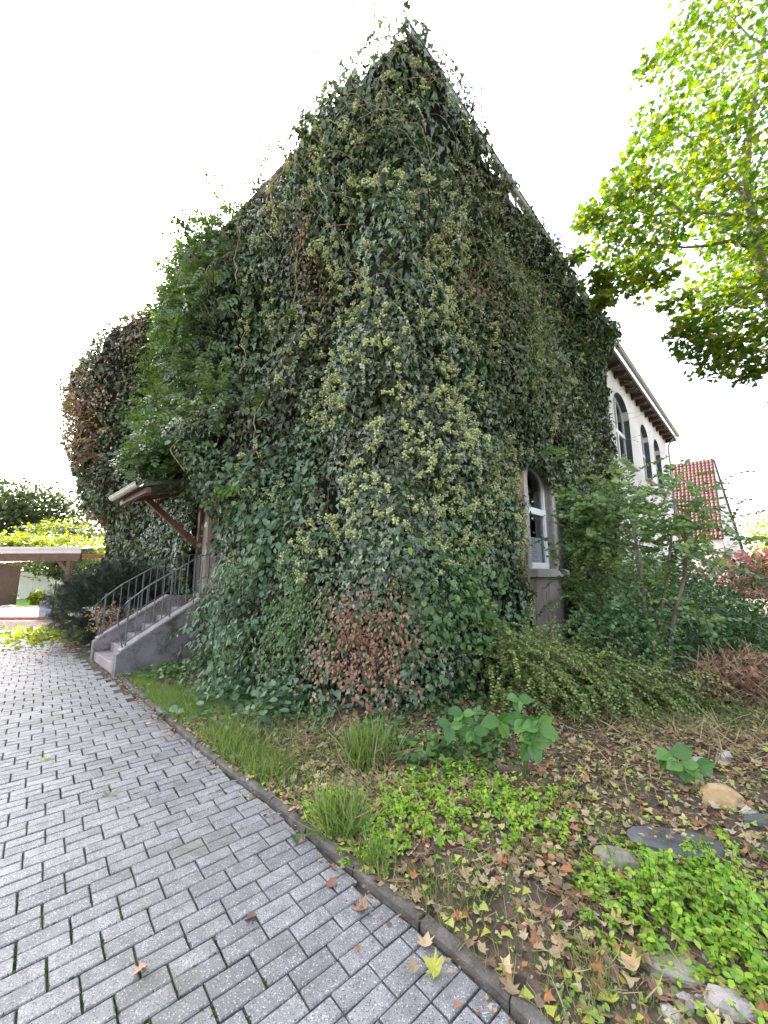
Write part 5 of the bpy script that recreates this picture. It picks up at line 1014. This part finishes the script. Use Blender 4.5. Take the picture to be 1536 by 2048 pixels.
# shed, low border, tarp, chairs
sd_ = empty('garden_shed', (-22.5, 21, 0)); tag(sd_, 'dark brown plank shed at the far left under the pergola', 'shed'); pl = MB(); pl.box((0, 0, 0), (3.2, .05, .19), bev=.006); pl = pl.me('plank', M['wood'])
for k in range(11): obj('plank', pl, sd_, (0, 0, .15+.2*k))
mb = MB(); mb.box((0, .9, 1.15), (3.1, 1.7, 2.2)); mb.build('wall', M['dwood'], sd_); mb = MB(); mb.box((0, .9, 2.36), (3.6, 2.3, .12), rx=.08); mb.build('roof', M['dwood'], sd_)
for i, (x, y, s) in enumerate(((-21.5, 22.5, .5), (-20.0, 23, .35), (-18.3, 23, .3), (-16.6, 22.5, .45), (-19.2, 23.5, .35), (-23.5, 22.8, .4))):
    P, d = bush_pts((x, y, .55*s*2), (s*1.2, s, s), 420, .8, .3, 90+i); n = len(P); r = empty('border_plant', (x, y, 0)); tag(r, ('sunlit yellow bush beside the shed', 'small green plant next to the sunlit bush', 'low green plant in the middle of the border', 'yellow green bush before the green tarp', 'dark leafy plant behind the lawn', 'green bush left of the shed')[i], 'plant', 'plants in the border behind the lawn'); foliage('foliage', r, T_oval(.5), P, rn(n), rn(n, .5)+np.array((0, 0, 1)), .17, M['ytree'])
for i in range(6): rock('border_stone', 0, 0, (random.uniform(1.1, 1.6), .5, random.uniform(.22, .4)), 'rubble', 'pale stone edging the far border, '+('leftmost of the row by the shed', 'second from the shed', 'in the middle left of the row', 'in the middle right of the row', 'next to the right end of the row', 'at the right end of the row')[i], random.uniform(-.3, .3), seed=120+i, pos=Vector((-23.8+1.5*i, 20.6+random.uniform(-.1, .1), .0)))['group'] = 'stones edging the far border'
def cloth(name, x, y, w_, h_, m, lab, sag):
    v = []; f = []; nx_ = 14; ny_ = 5
    for j in range(ny_):
        for i in range(nx_): u_ = i/(nx_-1); vv = j/(ny_-1); v.append((u_*w_, .8*(1-vv)+.08*math.sin(i*1.7+j), .15+vv*h_*(1-sag*math.sin(math.pi*u_))+.04*math.sin(i*2.3)))
    for j in range(ny_-1):
        for i in range(nx_-1): k = j*nx_+i; f.append((k, k+1, k+nx_+1, k+nx_))
    o = obj(name, meshdata(name, v, f, M[m], True), None, (x, y, 0)); o.modifiers.new('thick', 'SOLIDIFY').thickness = .02; tag(o, lab, 'tarp')
cloth('tarpaulin', -20.8, 24.6, 4.6, 1.35, 'white', 'white tarpaulin sagging over the far border', .35); cloth('tarpaulin', -18.0, 24.0, 2.2, 1.15, 'green', 'dark green tarpaulin right of the white one', -.2)
gh = empty('garden_wall', (-21, 28.5, 0)); tag(gh, 'pale panel fence far behind the lawn', 'fence'); pl = MB(); pl.box((0, 0, 1.0), (1.16, .06, 1.9)); pl = pl.me('panel', M['far_floor'])
for k in range(12): obj('panel', pl, gh, (-7.2+1.2*k, 0, 0))
def tree(name, x, y, z, rad, n, m, lab, sz=.3, cat='tree', seed=1, trunk=True):
    r = empty(name, (x, y, 0)); tag(r, lab, cat)
    PL = []; rr = np.random.default_rng(seed)
    for k in range(14): c = np.array((x, y, z))+unit(rr.normal(0, 1, (1, 3)))[0]*np.array(rad)*.62; q, d = bush_pts(c, np.array(rad)*.45, n//14, .6, .3, seed*20+k); PL.append(q)
    P = np.concatenate(PL); k = len(P); foliage('crown', r, T_quad(.42), P, rn(k), rn(k, .6)+np.array((0, 0, 1)), sz*RNG.uniform(.6, 1.3, k), M[m])
    if trunk:
        mb = MB(); mb.tube([(0, 0, -.1), (.1, 0, z*.5), (0, .1, z)], .2, 8, .08)
        for k in range(5): a_ = k*1.3; mb.tube([(.05, 0, z*.55), (rad[0]*.4*math.cos(a_), rad[1]*.4*math.sin(a_), z*.9)], .09, 5, .03)
        mb.build('trunk', M['bark'], r)
tree('cedar_tree', -32, 33, 5.0, (7.5, 4.5, 5.0), 12000, 'tree', 'grey green spreading tree beyond the pergola', .34, seed=2)
tree('broadleaf_tree', -24.2, 29, 3.6, (3.4, 2.5, 2.2), 3800, 'ytree', 'yellow green sunlit tree right of the spreading one', .26, seed=3)
tree('broadleaf_tree', -20.5, 25.5, 3.1, (2.6, 2.2, 1.8), 3200, 'tree', 'dense green tree just left of the ivy wall', .22, seed=4)
tree('broadleaf_tree', -30, 46, 4, (12, 3, 3.4), 6000, 'tree', 'far green tree row behind the garden', .5, seed=5)

# ------------------------------------------------------------------ right background
rh_ = empty('neighbour_house', (28.4, 32.5, 0), R(-41)); tag(rh_, 'neighbouring white house with a steep red tiled roof', 'house')
def roofplane(root, x0, w_, y0, z0, L, pitch, cols, rows, m):
    tw, th = w_/cols, L/rows; tv = []; tf = []; k = 5
    for j, (yy, zz) in enumerate(((0, .05), (th*1.12, .012))):
        for i in range(k): u_ = i/(k-1); tv.append(((u_-.5)*tw*1.02, yy, zz+.06*math.sin(u_*math.pi)))
    for i in range(k): u_ = i/(k-1); tv.append(((u_-.5)*tw*1.02, 0, 0.0+.06*math.sin(u_*math.pi)-.01))
    for i in range(k-1): tf.append((i, i+1, k+i+1, k+i)); tf.append((2*k+i, 2*k+i+1, i+1, i))
    me = meshdata('roof_tile', tv, tf, M[m])
    for r_ in range(rows):
        for c0 in range(cols): o = obj('roof_tile', me, root, (x0+(c0+.5)*tw, y0+math.cos(pitch)*th*r_, z0+math.sin(pitch)*th*r_), (pitch, 0, 0))
    mb = MB(); a = Vector((x0, y0, z0-.03)); b = a+Vector((w_, 0, 0)); u_ = Vector((0, math.cos(pitch)*L, math.sin(pitch)*L)); mb.quad(a, b, b+u_, a+u_); mb.build('roof', M['dwood'], root)
roofplane(rh_, -3.5, 3.5, 0, 4.7, 10.2, R(54), 12, 24, 'tile')
mb = MB(); mb.box((-1.9, 6.1, 2.3), (3.6, 11.6, 4.9)); mb.quad((-.02, .0, 0), (-.02, 12, 0), (-.02, 12, 4.7), (-.02, 6, 12.9), (-.02, 0, 4.6)); mb.quad((0, 6, 12.85), (0, .2, 4.6), (0, .2, 0), (1.2, 11, 0), (1.2, 11, 4.6)); mb.build('wall', M['white'], rh_)
mb = MB(); mb.tube([(.0, 6.1, 12.95), (1.3, 11.0, 4.4)], .13, 6); mb.build('verge_board', M['tile'], rh_)
r2 = empty('far_house', (38.5, 42, 0), R(-5)); tag(r2, 'smaller far house with a dark grey tiled roof', 'house'); roofplane(r2, -2.4, 3.2, 0, 3.4, 4.6, R(50), 10, 11, 'gtile')
mb = MB(); mb.box((-.8, 2, 1.7), (3.4, 3.6, 3.5)); mb.build('wall', M['white'], r2)
mb = MB(); mb.box((0, 0, 0), (.5, .5, .25)); o = mb.build('chimney', M['black'], rh_); o.location = (3.6, 4.6, 3.6)
tree('broadleaf_tree', 44, 42, 4.8, (4.5, 4, 4.4), 4200, 'ytree', 'yellow green tree at the right edge beyond the houses', .34, seed=8)
tree('broadleaf_tree', 33, 30, 1.6, (8, 2.5, 1.4), 3600, 'red', 'reddish hedge growth in front of the far houses', .22, seed=9, trunk=False)
print('objects', len(bpy.data.objects))
